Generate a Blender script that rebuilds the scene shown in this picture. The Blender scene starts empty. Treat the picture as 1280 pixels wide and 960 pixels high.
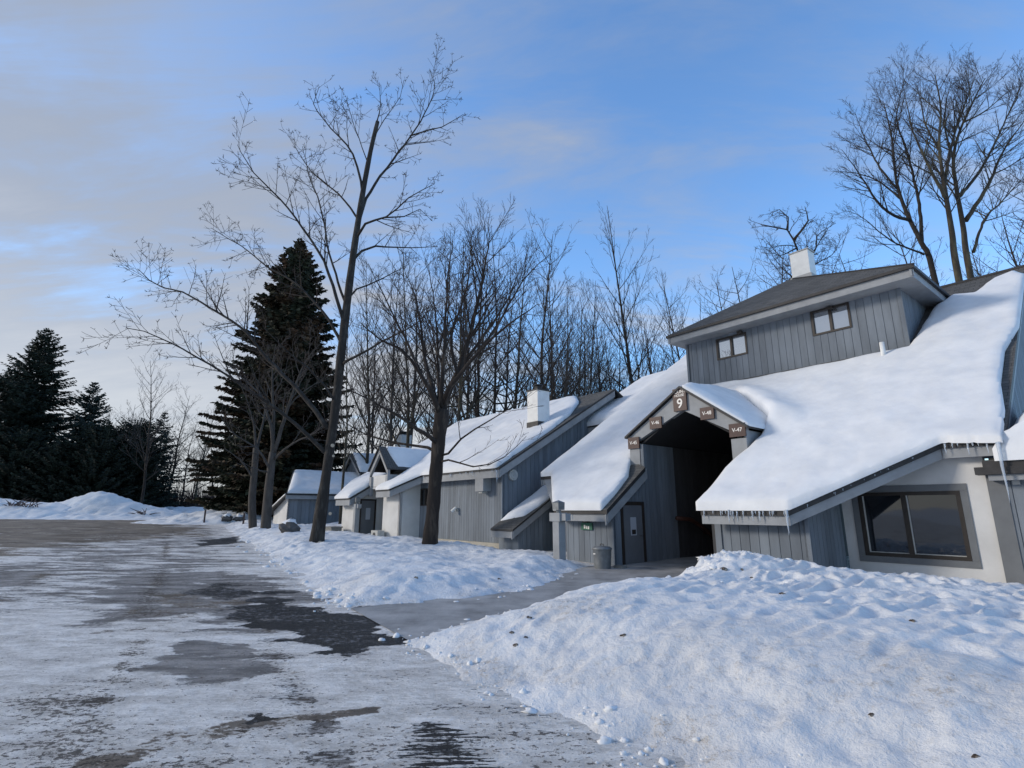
import bpy, math, random
import numpy as np
from mathutils import Vector, Matrix, Quaternion

random.seed(7)
S = bpy.context.scene
COL = S.collection

# ------------------------------------------------------------------ camera and survey helpers
TH = math.radians(13.2); FPX = 670.0; CZ = 1.85
CT, ST = math.cos(TH), math.sin(TH)
AL = math.radians(38.6)
U = (math.sin(AL), -math.cos(AL))          # along the facades
V = (math.cos(AL), math.sin(AL))           # into the buildings

def ray(x, y):
    r = x - 640; u = 480 - y
    return (r, FPX*CT - u*ST, FPX*ST + u*CT)
def W(x, y, Y):                             # point seen in direction (x,y) standing Y metres ahead
    r = ray(x, y); k = Y/r[1]
    return Vector((r[0]*k, Y, CZ + r[2]*k))
def G(x, y, z=0.0):                         # point on the level z
    r = ray(x, y); k = (z-CZ)/r[2]
    return Vector((r[0]*k, r[1]*k, z))
def AB(p): return (p[0]*U[0]+p[1]*U[1], p[0]*V[0]+p[1]*V[1])
def XY(a, b): return (a*U[0]+b*V[0], a*U[1]+b*V[1])
ROT = math.atan2(U[1], U[0])

# ------------------------------------------------------------------ noise
def _h(ix, iy, s):
    n = (ix.astype(np.int64)*374761393 + iy.astype(np.int64)*668265263 + s*1442695041) & 0xffffffff
    n = ((n ^ (n >> 13))*1274126177) & 0xffffffff
    n = n ^ (n >> 16)
    return (n & 0xffff)/65535.0*2*np.pi
def pn(x, y, s=0):
    x = np.asarray(x, float); y = np.asarray(y, float)
    ix = np.floor(x); iy = np.floor(y); fx = x-ix; fy = y-iy
    ux = fx*fx*fx*(fx*(fx*6-15)+10); uy = fy*fy*fy*(fy*(fy*6-15)+10)
    def g(dx, dy):
        a = _h(ix+dx, iy+dy, s); return np.cos(a)*(fx-dx)+np.sin(a)*(fy-dy)
    return ((g(0,0)*(1-ux)+g(1,0)*ux)*(1-uy)+(g(0,1)*(1-ux)+g(1,1)*ux)*uy)*1.5
def fbm(x, y, o=4, s=0, rough=.5):
    r = 0; a = 1; f = 1
    for i in range(o):
        r = r + a*pn(x*f+i*17.3, y*f-i*9.1, s+i); a *= rough; f *= 2.03
    return r
def sst(e0, e1, x):
    t = np.clip((x-e0)/(e1-e0), 0, 1); return t*t*(3-2*t)
def sdf(px, py, poly):
    """signed distance (positive inside) and nearest boundary point"""
    px = np.asarray(px, float); py = np.asarray(py, float)
    best = np.full(px.shape, 1e18); nx = np.zeros(px.shape); ny = np.zeros(px.shape)
    inside = np.zeros(px.shape, bool)
    n = len(poly)
    for i in range(n):
        x0, y0 = poly[i]; x1, y1 = poly[(i+1) % n]
        ex, ey = x1-x0, y1-y0; L = ex*ex+ey*ey+1e-12
        t = np.clip(((px-x0)*ex+(py-y0)*ey)/L, 0, 1)
        qx = x0+t*ex; qy = y0+t*ey
        d = (px-qx)**2+(py-qy)**2
        m = d < best
        best = np.where(m, d, best); nx = np.where(m, qx, nx); ny = np.where(m, qy, ny)
        c = (y0 > py) != (y1 > py)
        with np.errstate(divide='ignore', invalid='ignore'):
            xi = ex*(py-y0)/(ey if abs(ey) > 1e-12 else 1e-12)+x0
        inside ^= c & (px < xi)
    d = np.sqrt(best)
    return np.where(inside, d, -d), nx, ny

def gz(x, y):                               # lie of the land
    r = np.hypot(x, y)
    return .018*np.clip(r-14, 0, 66) + .06*np.clip(r-80, 0, 400)*sst(-.3, .8, np.asarray(x)/(r+.01))*.5

# ------------------------------------------------------------------ materials
MATS = {}
def nodes_of(m):
    m.use_nodes = True
    nt = m.node_tree; return nt, nt.nodes, nt.links, nt.nodes['Principled BSDF']
def mat(name, col, rough=.7, var=.12, vscale=3.0, bump=0.0, bscale=30.0, island=0.0, metallic=0.0, spec=.4,
        stretch=(1,1,1), col2=None, fac=(.4,.6), detail=5):
    m = bpy.data.materials.new(name); MATS[name] = m
    nt, N, L, P = nodes_of(m)
    P.inputs['Roughness'].default_value = rough
    P.inputs['Metallic'].default_value = metallic
    P.inputs['Specular IOR Level'].default_value = spec
    tc = N.new('ShaderNodeTexCoord'); mp = N.new('ShaderNodeMapping'); mp.inputs['Scale'].default_value = stretch
    L.new(tc.outputs['Object'], mp.inputs['Vector'])
    nz = N.new('ShaderNodeTexNoise'); nz.inputs['Scale'].default_value = vscale; nz.inputs['Detail'].default_value = detail
    nz.inputs['Roughness'].default_value = .6
    L.new(mp.outputs[0], nz.inputs['Vector'])
    rp = N.new('ShaderNodeValToRGB')
    rp.color_ramp.elements[0].position = fac[0]-.15; rp.color_ramp.elements[1].position = fac[1]+.15
    c0 = [max(0, c*(1-var*1.6)) for c in col]; c1 = [c*(1+var) for c in col]
    if col2: c0 = list(col); c1 = list(col2); rp.color_ramp.elements[0].position = fac[0]; rp.color_ramp.elements[1].position = fac[1]
    rp.color_ramp.elements[0].color = (*c0, 1); rp.color_ramp.elements[1].color = (*c1, 1)
    L.new(nz.outputs['Fac'], rp.inputs['Fac'])
    out = rp.outputs['Color']
    if island:
        g = N.new('ShaderNodeNewGeometry'); mr = N.new('ShaderNodeMapRange')
        mr.inputs['To Min'].default_value = 1-island; mr.inputs['To Max'].default_value = 1+island
        L.new(g.outputs['Random Per Island'], mr.inputs['Value'])
        mx = N.new('ShaderNodeMix'); mx.data_type = 'RGBA'; mx.blend_type = 'MULTIPLY'; mx.inputs[0].default_value = 1
        L.new(out, mx.inputs[6]); L.new(mr.outputs[0], mx.inputs[7]); out = mx.outputs[2]
    L.new(out, P.inputs['Base Color'])
    if bump:
        nb = N.new('ShaderNodeTexNoise'); nb.inputs['Scale'].default_value = bscale; nb.inputs['Detail'].default_value = 4
        L.new(mp.outputs[0], nb.inputs['Vector'])
        bp = N.new('ShaderNodeBump'); bp.inputs['Strength'].default_value = bump; bp.inputs['Distance'].default_value = .02
        L.new(nb.outputs['Fac'], bp.inputs['Height']); L.new(bp.outputs[0], P.inputs['Normal'])
    return m

mat('siding', (.172,.195,.222), .75, .20, 2.6, .3, 60, island=.13, stretch=(1,1,.18), detail=8)
mat('shaded_siding', (.05,.05,.052), .8, .2, 2.2, .25, 60, island=.1, stretch=(1,1,.15))  # shaded copy of the siding: the passage's gloom is put into the colour
mat('stucco', (.625,.615,.595), .9, .11, 1.1, .35, 90, detail=8)
mat('trim', (.285,.295,.305), .65, .14, 2.2, .15, 40, detail=8)
mat('dark_trim', (.15,.157,.163), .65, .1, 2.5, .1, 40)
mat('door_paint', (.15,.155,.165), .55, .1, 2)
mat('dark_frame', (.035,.027,.022), .5, .2, 5)
mat('brown_frame', (.028,.021,.016), .5, .2, 5)
mat('drip', (.035,.033,.033), .6, .3, 6, .3, 50)
mat('white_paint', (.72,.72,.70), .6, .08, 3, .1, 30)
mat('chimney_gray', (.42,.42,.41), .8, .1, 3, .15, 40)
mat('metal', (.20,.21,.215), .5, .2, 6, .1, 30, metallic=.35)
mat('fixture', (.45,.45,.43), .5, .1, 5)
mat('sign_brown', (.055,.022,.018), .5, .25, 9)
mat('letters', (.8,.76,.70), .5, .03, 9)
mat('green_sign', (.015,.12,.07), .5, .1, 9)
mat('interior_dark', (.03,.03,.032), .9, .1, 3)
mat('rail_wood', (.07,.028,.018), .5, .25, 6, .2, 40)
mat('stair_wood', (.16,.07,.035), .6, .25, 5, .2, 40)
mat('stone', (.10,.095,.09), .9, .3, 4, .5, 20)
mat('planter', (.22,.215,.20), .9, .15, 5, .3, 40)
mat('foundation', (.42,.39,.33), .9, .12, 3, .3, 50)
mat('bark_dark', (.026,.022,.019), .95, .45, 5, 1.0, 18, stretch=(1,1,.3), col2=(.070,.063,.054), fac=(.5,.72))
mat('bark_maple', (.028,.021,.017), .95, .4, 4, 1.0, 14, stretch=(1,1,.22), col2=(.10,.075,.055), fac=(.52,.72))
mat('bark_gray', (.075,.065,.057), .95, .3, 5, .8, 20, stretch=(1,1,.3))
mat('bark_moss', (.042,.036,.028), .95, .4, 1.5, .8, 20, stretch=(1,1,.4), col2=(.105,.092,.058), fac=(.45,.65))
mat('bark_birch', (.55,.53,.50), .8, .3, 3, .2, 20, stretch=(1,1,2))
mat('twig', (.045,.034,.030), .9, .2, 2)
mat('twig_gray', (.075,.062,.056), .9, .2, 2)
mat('twig_seed', (.036,.026,.021), .9, .2, 2)
mat('cut_wood', (.42,.36,.28), .9, .2, 8)
mat('brush', (.085,.062,.058), .9, .35, .4)
mat('needles', (.014,.021,.012), .85, .4, 1.3, island=.4)
mat('needles_spruce', (.024,.036,.030), .85, .4, 1.3, island=.4)
mat('leaf_debris', (.06,.042,.03), .9, .3, 9, .4, 30, col2=(.42,.37,.31), fac=(.48,.66))
mat('blue_panel', (.18,.22,.27), .6, .15, 2)

def mk_brown_spruce():
    m = mat('needles_brown', (.022,.026,.012), .85, .4, .30, island=.45, col2=(.085,.045,.024), fac=(.47,.66))
mk_brown_spruce()

def mk_shingle():
    m = bpy.data.materials.new('shingle'); MATS['shingle'] = m
    nt, N, L, P = nodes_of(m); P.inputs['Roughness'].default_value = .9
    tc = N.new('ShaderNodeTexCoord')
    br = N.new('ShaderNodeTexBrick'); br.inputs['Scale'].default_value = 1
    br.inputs['Brick Width'].default_value = .3; br.inputs['Row Height'].default_value = .14
    br.inputs['Mortar Size'].default_value = .008; br.inputs['Color1'].default_value = (.105,.102,.096,1)
    br.inputs['Color2'].default_value = (.072,.07,.066,1); br.inputs['Mortar'].default_value = (.025,.025,.025,1)
    L.new(tc.outputs['Object'], br.inputs['Vector'])
    nz = N.new('ShaderNodeTexNoise'); nz.inputs['Scale'].default_value = 1.1; nz.inputs['Detail'].default_value = 6
    L.new(tc.outputs['Object'], nz.inputs['Vector'])
    mr = N.new('ShaderNodeMapRange'); mr.inputs['To Min'].default_value = .6; mr.inputs['To Max'].default_value = 1.4
    L.new(nz.outputs['Fac'], mr.inputs['Value'])
    mx = N.new('ShaderNodeMix'); mx.data_type = 'RGBA'; mx.blend_type = 'MULTIPLY'; mx.inputs[0].default_value = 1
    L.new(br.outputs['Color'], mx.inputs[6]); L.new(mr.outputs[0], mx.inputs[7]); L.new(mx.outputs[2], P.inputs['Base Color'])
    n2 = N.new('ShaderNodeTexNoise'); n2.inputs['Scale'].default_value = 60
    L.new(tc.outputs['Object'], n2.inputs['Vector'])
    bp = N.new('ShaderNodeBump'); bp.inputs['Strength'].default_value = .5; bp.inputs['Distance'].default_value = .02
    ad = N.new('ShaderNodeMath'); ad.operation = 'ADD'
    L.new(br.outputs['Fac'], ad.inputs[0]); ad.inputs[1].default_value = 0
    L.new(n2.outputs['Fac'], bp.inputs['Height']); L.new(bp.outputs[0], P.inputs['Normal'])
mk_shingle()

def mk_glass(name, base, metallic, rough=.03):
    m = bpy.data.materials.new(name); MATS[name] = m
    nt, N, L, P = nodes_of(m)
    P.inputs['Base Color'].default_value = (*base, 1); P.inputs['Roughness'].default_value = rough
    P.inputs['Metallic'].default_value = metallic; P.inputs['IOR'].default_value = 1.75
    tc = N.new('ShaderNodeTexCoord'); nz = N.new('ShaderNodeTexNoise'); nz.inputs['Scale'].default_value = .9
    L.new(tc.outputs['Object'], nz.inputs['Vector'])
    bp = N.new('ShaderNodeBump'); bp.inputs['Strength'].default_value = .06; bp.inputs['Distance'].default_value = .05
    L.new(nz.outputs['Fac'], bp.inputs['Height']); L.new(bp.outputs[0], P.inputs['Normal'])
mk_glass('glass_dark', (.012,.014,.018), 0)
mk_glass('glass_mirror', (.55,.58,.62), .9, .02)
mk_glass('notice', (.5,.52,.56), .1, .2)

def mk_ice():
    m = bpy.data.materials.new('ice'); MATS['ice'] = m
    nt, N, L, P = nodes_of(m)
    P.inputs['Base Color'].default_value = (.75,.82,.9,1); P.inputs['Roughness'].default_value = .15
    P.inputs['Transmission Weight'].default_value = .55; P.inputs['IOR'].default_value = 1.31
mk_ice()

def mk_snow(name, dirtattr=False, fine=1.0, bumps=.35):
    m = bpy.data.materials.new(name); MATS[name] = m
    nt, N, L, P = nodes_of(m)
    P.inputs['Roughness'].default_value = .75; P.inputs['Specular IOR Level'].default_value = .25
    tc = N.new('ShaderNodeTexCoord')
    def noise(sc, det=5, r=.55):
        n = N.new('ShaderNodeTexNoise'); n.inputs['Scale'].default_value = sc; n.inputs['Detail'].default_value = det
        n.inputs['Roughness'].default_value = r; L.new(tc.outputs['Object'], n.inputs['Vector']); return n.outputs['Fac']
    def math_(op, a, b):
        n = N.new('ShaderNodeMath'); n.operation = op
        for i, v in enumerate((a, b)):
            if hasattr(v, 'links'): L.new(v, n.inputs[i])
            else: n.inputs[i].default_value = v
        return n.outputs[0]
    base = N.new('ShaderNodeValToRGB'); L.new(noise(1.3, 6), base.inputs['Fac'])
    base.color_ramp.elements[0].position = .3; base.color_ramp.elements[0].color = (.68,.69,.705,1)
    base.color_ramp.elements[1].position = .7; base.color_ramp.elements[1].color = (.80,.805,.81,1)
    col = base.outputs['Color']
    if dirtattr:
        at = N.new('ShaderNodeAttribute'); at.attribute_name = 'dirt'
        sp = N.new('ShaderNodeMapRange'); sp.inputs['From Min'].default_value = .52; sp.inputs['From Max'].default_value = .72
        L.new(math_('ADD', math_('MULTIPLY', noise(9, 8, .7), .75), math_('MULTIPLY', noise(55, 3, .6), .25)), sp.inputs['Value'])
        f = math_('MULTIPLY', sp.outputs[0], at.outputs['Fac'])
        f2 = math_('ADD', f, math_('MULTIPLY', at.outputs['Fac'], .22))
        mx = N.new('ShaderNodeMix'); mx.data_type = 'RGBA'; L.new(f2, mx.inputs[0]); L.new(col, mx.inputs[6])
        mx.inputs[7].default_value = (.33,.26,.18,1); col = mx.outputs[2]
        sk = N.new('ShaderNodeMapRange'); sk.inputs['From Min'].default_value = .68; sk.inputs['From Max'].default_value = .71
        L.new(noise(26, 4, .7), sk.inputs['Value'])
        g = math_('MULTIPLY', sk.outputs[0], math_('ADD', math_('MULTIPLY', at.outputs['Fac'], .8), .25))
        mx2 = N.new('ShaderNodeMix'); mx2.data_type = 'RGBA'; L.new(g, mx2.inputs[0]); L.new(col, mx2.inputs[6])
        mx2.inputs[7].default_value = (.07,.055,.045,1); col = mx2.outputs[2]
    L.new(col, P.inputs['Base Color'])
    h = math_('ADD', math_('MULTIPLY', noise(14*fine, 6, .6), .7), math_('MULTIPLY', noise(80*fine, 4, .6), .22))
    bp = N.new('ShaderNodeBump'); bp.inputs['Strength'].default_value = bumps; bp.inputs['Distance'].default_value = .06
    L.new(h, bp.inputs['Height']); L.new(bp.outputs[0], P.inputs['Normal'])
    P.inputs['Subsurface Weight'].default_value = 0.0
mk_snow('snow_roof', False, .55, .22)
mk_snow('snow', True, 1.0, .75)
mk_snow('snow_far', True, .6, .5)

def mk_road():
    m = bpy.data.materials.new('road_surface'); MATS['road_surface'] = m
    nt, N, L, P = nodes_of(m)
    tc = N.new('ShaderNodeTexCoord')
    def noise(sc, det=5, r=.6, st=(1,1,1), rz=0, dist=0):
        mp = N.new('ShaderNodeMapping'); mp.inputs['Scale'].default_value = st; mp.inputs['Rotation'].default_value = (0,0,rz)
        L.new(tc.outputs['Object'], mp.inputs['Vector'])
        n = N.new('ShaderNodeTexNoise'); n.inputs['Scale'].default_value = sc; n.inputs['Detail'].default_value = det
        n.inputs['Roughness'].default_value = r; n.inputs['Distortion'].default_value = dist
        L.new(mp.outputs[0], n.inputs['Vector']); return n.outputs['Fac']
    def mth(op, a, b=0.0, c=None):
        n = N.new('ShaderNodeMath'); n.operation = op
        for i, v in enumerate((a, b)):
            if hasattr(v, 'links'): L.new(v, n.inputs[i])
            else: n.inputs[i].default_value = v
        return n.outputs[0]
    def step(v, lo, hi):
        n = N.new('ShaderNodeMapRange'); n.interpolation_type = 'SMOOTHSTEP'
        n.inputs['From Min'].default_value = lo; n.inputs['From Max'].default_value = hi; L.new(v, n.inputs['Value']); return n.outputs[0]
    def attr(k):
        a = N.new('ShaderNodeAttribute'); a.attribute_name = k; return a.outputs['Fac']
    def mix(f, a, b):
        n = N.new('ShaderNodeMix'); n.data_type = 'RGBA'; L.new(f, n.inputs[0])
        for i, v in ((6, a), (7, b)):
            if hasattr(v, 'links'): L.new(v, n.inputs[i])
            else: n.inputs[i].default_value = (*v, 1)
        return n.outputs[2]
    def sc(v, k): return mth('MULTIPLY', mth('SUBTRACT', v, .5), k)
    big = noise(.9, 9, .68, (.42,1.1,1), .12, .2)           # ragged patch edges
    mid = noise(4.2, 9, .72, (.6,1,1), .3)
    fine = noise(19, 6, .75, (.7,1,1), -.2)
    grit = noise(75, 4, .7)
    tread = noise(13, 4, .65, (.22,1.7,1), -.55)
    nb = mth('ADD', sc(big, 2.2), mth('ADD', sc(mid, 1.9), sc(fine, 1.2)))
    big2 = noise(1.7, 9, .7, (.35,1.2,1), -.1, .3)
    nb2 = mth('ADD', sc(big2, 2.4), mth('ADD', sc(mid, 1.2), sc(fine, .9)))
    def cover(a, n, k, lo, hi, bias=0.0): return step(mth('ADD', mth('ADD', attr(a), bias), mth('MULTIPLY', n, k)), lo, hi)
    # packed snow, trodden and greyed
    snowc = mix(step(mth('ADD', mth('MULTIPLY', mid, .6), mth('MULTIPLY', fine, .4)), .36, .60), (.50,.475,.44), (.90,.875,.84))
    snowc = mix(mth('MULTIPLY', step(big2, .42, .66), .45), snowc, (.43,.40,.37))
    icec = mix(step(noise(3.1, 8, .7, (.4,1,1)), .35, .65), (.085,.08,.077), (.30,.285,.275))
    asph = mix(step(grit, .35, .7), (.010,.010,.011), (.04,.038,.036))
    brown = mix(step(noise(1.4, 8, .7, (.3,1,1)), .35, .62), (.065,.048,.034), (.23,.19,.145))
    film = cover('ice', nb2, 1.35, .46, .68, .02)
    col = mix(mth('MULTIPLY', film, .9), snowc, icec)
    br = cover('dirt', nb, 1.15, .46, .70, .0)
    col = mix(mth('MULTIPLY', br, .9), col, brown)
    # crumbs of grit scattered over everything
    cr = step(mth('ADD', mth('MULTIPLY', fine, 1.0), mth('ADD', mth('MULTIPLY', attr('crumb'), .13), sc(big2, .42))), .595, .635)
    col = mix(mth('MULTIPLY', cr, .85), col, (.05,.043,.038))
    wet = cover('wet', nb, 1.0, .52, .60)
    tr = step(mth('ADD', mth('MULTIPLY', sc(tread, 2.0), 1.0), mth('ADD', mth('MULTIPLY', attr('tread'), .62), sc(fine, 1.2))), .50, .60)
    wet = mth('MAXIMUM', wet, tr)
    fl = step(mth('ADD', noise(14, 7, .78, (.55,1.2,1), .2), sc(big2, .5)), .57, .63)
    asph2 = mix(mth('MULTIPLY', fl, .8), asph, (.36,.365,.38))
    col = mix(wet, col, asph2)
    L.new(col, P.inputs['Base Color'])
    ro = N.new('ShaderNodeMapRange'); ro.inputs['To Min'].default_value = .85; ro.inputs['To Max'].default_value = .42
    L.new(mth('MAXIMUM', mth('MULTIPLY', wet, mth('SUBTRACT', 1.0, fl)), mth('MULTIPLY', film, .45)), ro.inputs['Value'])
    L.new(ro.outputs[0], P.inputs['Roughness'])
    P.inputs['Specular IOR Level'].default_value = .14
    h = mth('SUBTRACT', mth('ADD', mth('MULTIPLY', mid, .9), mth('ADD', mth('MULTIPLY', fine, .5), mth('ADD', mth('MULTIPLY', grit, .12), mth('MULTIPLY', tread, .3)))), mth('MULTIPLY', mth('MAXIMUM', wet, mth('MULTIPLY', film, .5)), .3))
    bp = N.new('ShaderNodeBump'); bp.inputs['Strength'].default_value = .9; bp.inputs['Distance'].default_value = .07
    L.new(h, bp.inputs['Height']); L.new(bp.outputs[0], P.inputs['Normal'])
mk_road()

def mk_path():
    m = bpy.data.materials.new('concrete_wet'); MATS['concrete_wet'] = m
    nt, N, L, P = nodes_of(m)
    tc = N.new('ShaderNodeTexCoord')
    n1 = N.new('ShaderNodeTexNoise'); n1.inputs['Scale'].default_value = 1.1; n1.inputs['Detail'].default_value = 8; n1.inputs['Roughness'].default_value = .65
    L.new(tc.outputs['Object'], n1.inputs['Vector'])
    rp = N.new('ShaderNodeValToRGB'); L.new(n1.outputs['Fac'], rp.inputs['Fac'])
    e = rp.color_ramp.elements; e[0].position = .33; e[0].color = (.19,.186,.18,1); e[1].position = .68; e[1].color = (.43,.42,.41,1)
    n2 = N.new('ShaderNodeTexNoise'); n2.inputs['Scale'].default_value = 7; n2.inputs['Detail'].default_value = 6; n2.inputs['Roughness'].default_value = .7
    L.new(tc.outputs['Object'], n2.inputs['Vector'])
    mr = N.new('ShaderNodeMapRange'); mr.inputs['From Min'].default_value = .66; mr.inputs['From Max'].default_value = .72
    L.new(n2.outputs['Fac'], mr.inputs['Value'])
    mx = N.new('ShaderNodeMix'); mx.data_type = 'RGBA'; L.new(mr.outputs[0], mx.inputs[0]); L.new(rp.outputs[0], mx.inputs[6]); mx.inputs[7].default_value = (.03,.028,.027,1)
    L.new(mx.outputs[2], P.inputs['Base Color']); P.inputs['Roughness'].default_value = .5; P.inputs['Specular IOR Level'].default_value = .3
    bp = N.new('ShaderNodeBump'); bp.inputs['Strength'].default_value = .4; bp.inputs['Distance'].default_value = .03
    L.new(n2.outputs['Fac'], bp.inputs['Height']); L.new(bp.outputs[0], P.inputs['Normal'])
mk_path()

# ------------------------------------------------------------------ mesh builder
class MB:
    def __init__(s): s.v = []; s.f = []; s.m = []; s.sm = False
    def add(s, vs, fs, mi=0):
        o = len(s.v); s.v += [tuple(v) for v in vs]
        s.f += [tuple(i+o for i in f) for f in fs]; s.m += [mi]*len(fs)
    def box(s, a0, a1, b0, b1, z0, z1, mi=0):
        vs = [(a,b,z) for z in (z0,z1) for a,b in ((a0,b0),(a1,b0),(a1,b1),(a0,b1))]
        s.add(vs, [(0,3,2,1),(4,5,6,7),(0,1,5,4),(1,2,6,5),(2,3,7,6),(3,0,4,7)], mi)
    def slab(s, top, bot, mi_top=0, mi_side=0):
        n = len(top)
        s.add(list(top)+list(bot), [tuple(range(n))], mi_top)
        o = len(s.v)-2*n
        s.f.append(tuple(o+n+i for i in range(n-1, -1, -1))); s.m.append(mi_side)
        for i in range(n):
            j = (i+1) % n; s.f.append((o+i, o+n+i, o+n+j, o+j)); s.m.append(mi_side)
    def prism(s, pts, d, mi=0):             # pts 3D polygon, d offset vector
        q = [tuple(p[k]+d[k] for k in range(3)) for p in pts]
        s.slab(pts, q, mi, mi)
    def tube(s, pts, rads, n=6, mi=0, cap=True):
        o = len(s.v); k = len(pts)
        t0 = (Vector(pts[1])-Vector(pts[0])).normalized()
        ref = Vector((1,0,0)) if abs(t0.x) < .8 else Vector((0,1,0))
        e1 = t0.cross(ref).normalized()
        for i in range(k):
            p = Vector(pts[i])
            t = (Vector(pts[min(i+1,k-1)])-Vector(pts[max(i-1,0)]))
            if t.length < 1e-9: t = t0
            t = t.normalized()
            e1 = (e1 - t*e1.dot(t)); e1 = e1.normalized() if e1.length > 1e-6 else t.orthogonal().normalized()
            e2 = t.cross(e1)
            for j in range(n):
                a = 2*math.pi*j/n
                q = p + (e1*math.cos(a)+e2*math.sin(a))*rads[i]
                s.v.append((q.x,q.y,q.z))
        for i in range(k-1):
            for j in range(n):
                a = o+i*n+j; b = o+i*n+(j+1)%n
                s.f.append((a,b,b+n,a+n)); s.m.append(mi)
        if cap:
            s.f.append(tuple(o+j for j in range(n-1,-1,-1))); s.m.append(mi)
            s.f.append(tuple(o+(k-1)*n+j for j in range(n))); s.m.append(mi)
    def build(s, name, mats, parent=None, off=(0,0,0), smooth=False):
        me = bpy.data.meshes.new(name)
        if off != (0,0,0): vs = [(x-off[0], y-off[1], z-off[2]) for x,y,z in s.v]
        else: vs = s.v
        me.from_pydata(vs, [], s.f)
        for m in (mats if isinstance(mats, (list,tuple)) else [mats]): me.materials.append(MATS[m])
        if len(me.materials) > 1: me.polygons.foreach_set('material_index', s.m)
        if smooth: me.polygons.foreach_set('use_smooth', [True]*len(me.polygons))
        me.update()
        o = bpy.data.objects.new(name, me); COL.objects.link(o)
        if parent: o.parent = parent
        return o

def tag(o, label=None, cat=None, group=None, kind=None):
    if label: o['label'] = label
    if cat: o['category'] = cat
    if group: o['group'] = group
    if kind: o['kind'] = kind
    return o
def empty(name, loc, rz=0.0):
    o = bpy.data.objects.new(name, None); o.location = loc; o.rotation_euler = (0,0,rz); o.empty_display_size = .3
    COL.objects.link(o); return o

class Bld:
    """a building in the (a,b,z) frame with an Empty at its base"""
    def __init__(s, name, a, b, label, cat='building', z=0, group=None):
        x, y = XY(a, b); s.off = (a, b, z); s.root = empty(name, (x,y,z), ROT); tag(s.root, label, cat, group)
    def part(s, mb, name, mats, smooth=False, parent=None):
        return mb.build(name, mats, parent or s.root, s.off, smooth)

def clip(poly, k, lim, keep_less):
    out = []
    n = len(poly)
    for i in range(n):
        p, q = poly[i], poly[(i+1)%n]
        ip = (p[k] <= lim) if keep_less else (p[k] >= lim); iq = (q[k] <= lim) if keep_less else (q[k] >= lim)
        if ip: out.append(p)
        if ip != iq:
            t = (lim-p[k])/(q[k]-p[k]); out.append(tuple(p[j]+t*(q[j]-p[j]) for j in range(2)))
    return out
def siding(mb, axis, pos, out, polys, pitch=.26, gap=.016, deep=.022, thick=.12, off=0.0, boards=True):
    """vertical boards on the plane axis=pos ('a' or 'b'), facing out (+1/-1); polys in (u,z)"""
    def P(u, z, d):
        w = pos - out*d
        return (u, w, z) if axis == 'b' else (w, u, z)
    for poly in polys:
        mb.slab([P(u,z,deep if boards else 0) for u,z in poly], [P(u,z,thick) for u,z in poly])
        if not boards: continue
        us = [p[0] for p in poly]; i0 = math.floor((min(us)-off)/pitch); i1 = math.ceil((max(us)-off)/pitch)
        for i in range(i0, i1):
            c = clip(clip(poly, 0, off+i*pitch+gap/2, False), 0, off+(i+1)*pitch-gap/2, True)
            if len(c) >= 3 and max(p[0] for p in c)-min(p[0] for p in c) > .004:
                mb.slab([P(u,z,0) for u,z in c], [P(u,z,deep+.004) for u,z in c])
def wall_holes(u0, u1, z0, z1, holes):
    """rectangle minus rectangular holes (sorted by u) as convex pieces"""
    out = []; u = u0
    for h0, h1, y0, y1 in holes:
        out.append([(u,z0),(h0,z0),(h0,z1),(u,z1)]); 
        if y0 > z0: out.append([(h0,z0),(h1,z0),(h1,y0),(h0,y0)])
        if y1 < z1: out.append([(h0,y1),(h1,y1),(h1,z1),(h0,z1)])
        u = h1
    out.append([(u,z0),(u1,z0),(u1,z1),(u,z1)])
    return out
def bars(mb, axis, pos, out, rects, d0, d1):
    for u0,u1,z0,z1 in rects:
        w0, w1 = sorted((pos+out*d0, pos-out*d1))
        if axis == 'b': mb.box(u0,u1,w0,w1,z0,z1)
        else: mb.box(w0,w1,u0,u1,z0,z1)
def window(B, axis, pos, out, u0, u1, z0, z1, fm, pm, fw=.06, mull=(.5,), name='window', label=None):
    f = MB(); p = MB(); e = .002
    rc = [(u0,u1,z0,z0+fw),(u0,u1,z1-fw,z1),(u0,u0+fw,z0+fw+e,z1-fw-e),(u1-fw,u1,z0+fw+e,z1-fw-e)]
    for t in mull:
        c = u0+(u1-u0)*t; rc.append((c-fw*.6,c+fw*.6,z0+fw+e,z1-fw-e))
    bars(f, axis, pos, out, rc, .03, .09)
    fo = B.part(f, name, fm)
    bars(p, axis, pos, out, [(u0+fw*.5,u1-fw*.5,z0+fw*.5,z1-fw*.5)], -.045, .06)
    po = B.part(p, 'pane', pm, parent=fo)
    return fo
def board(mb, p, q, zf, top, h, th=.05, inset=.04, ends=0.0):
    """fascia below a roof edge p->q (outward is to the right of p->q when going counter-clockwise)"""
    ex, ey = q[0]-p[0], q[1]-p[1]; L = math.hypot(ex,ey); ex/=L; ey/=L
    nx, ny = ey, -ex
    P = (p[0]-nx*inset-ex*ends, p[1]-ny*inset-ey*ends); Q = (q[0]-nx*inset+ex*ends, q[1]-ny*inset+ey*ends)
    def z(pt): return zf(pt[0], pt[1])
    f = [(P[0],P[1],z(P)-top-h),(Q[0],Q[1],z(Q)-top-h),(Q[0],Q[1],z(Q)-top),(P[0],P[1],z(P)-top)]
    mb.prism(f, (-nx*th,-ny*th,0))

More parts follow.
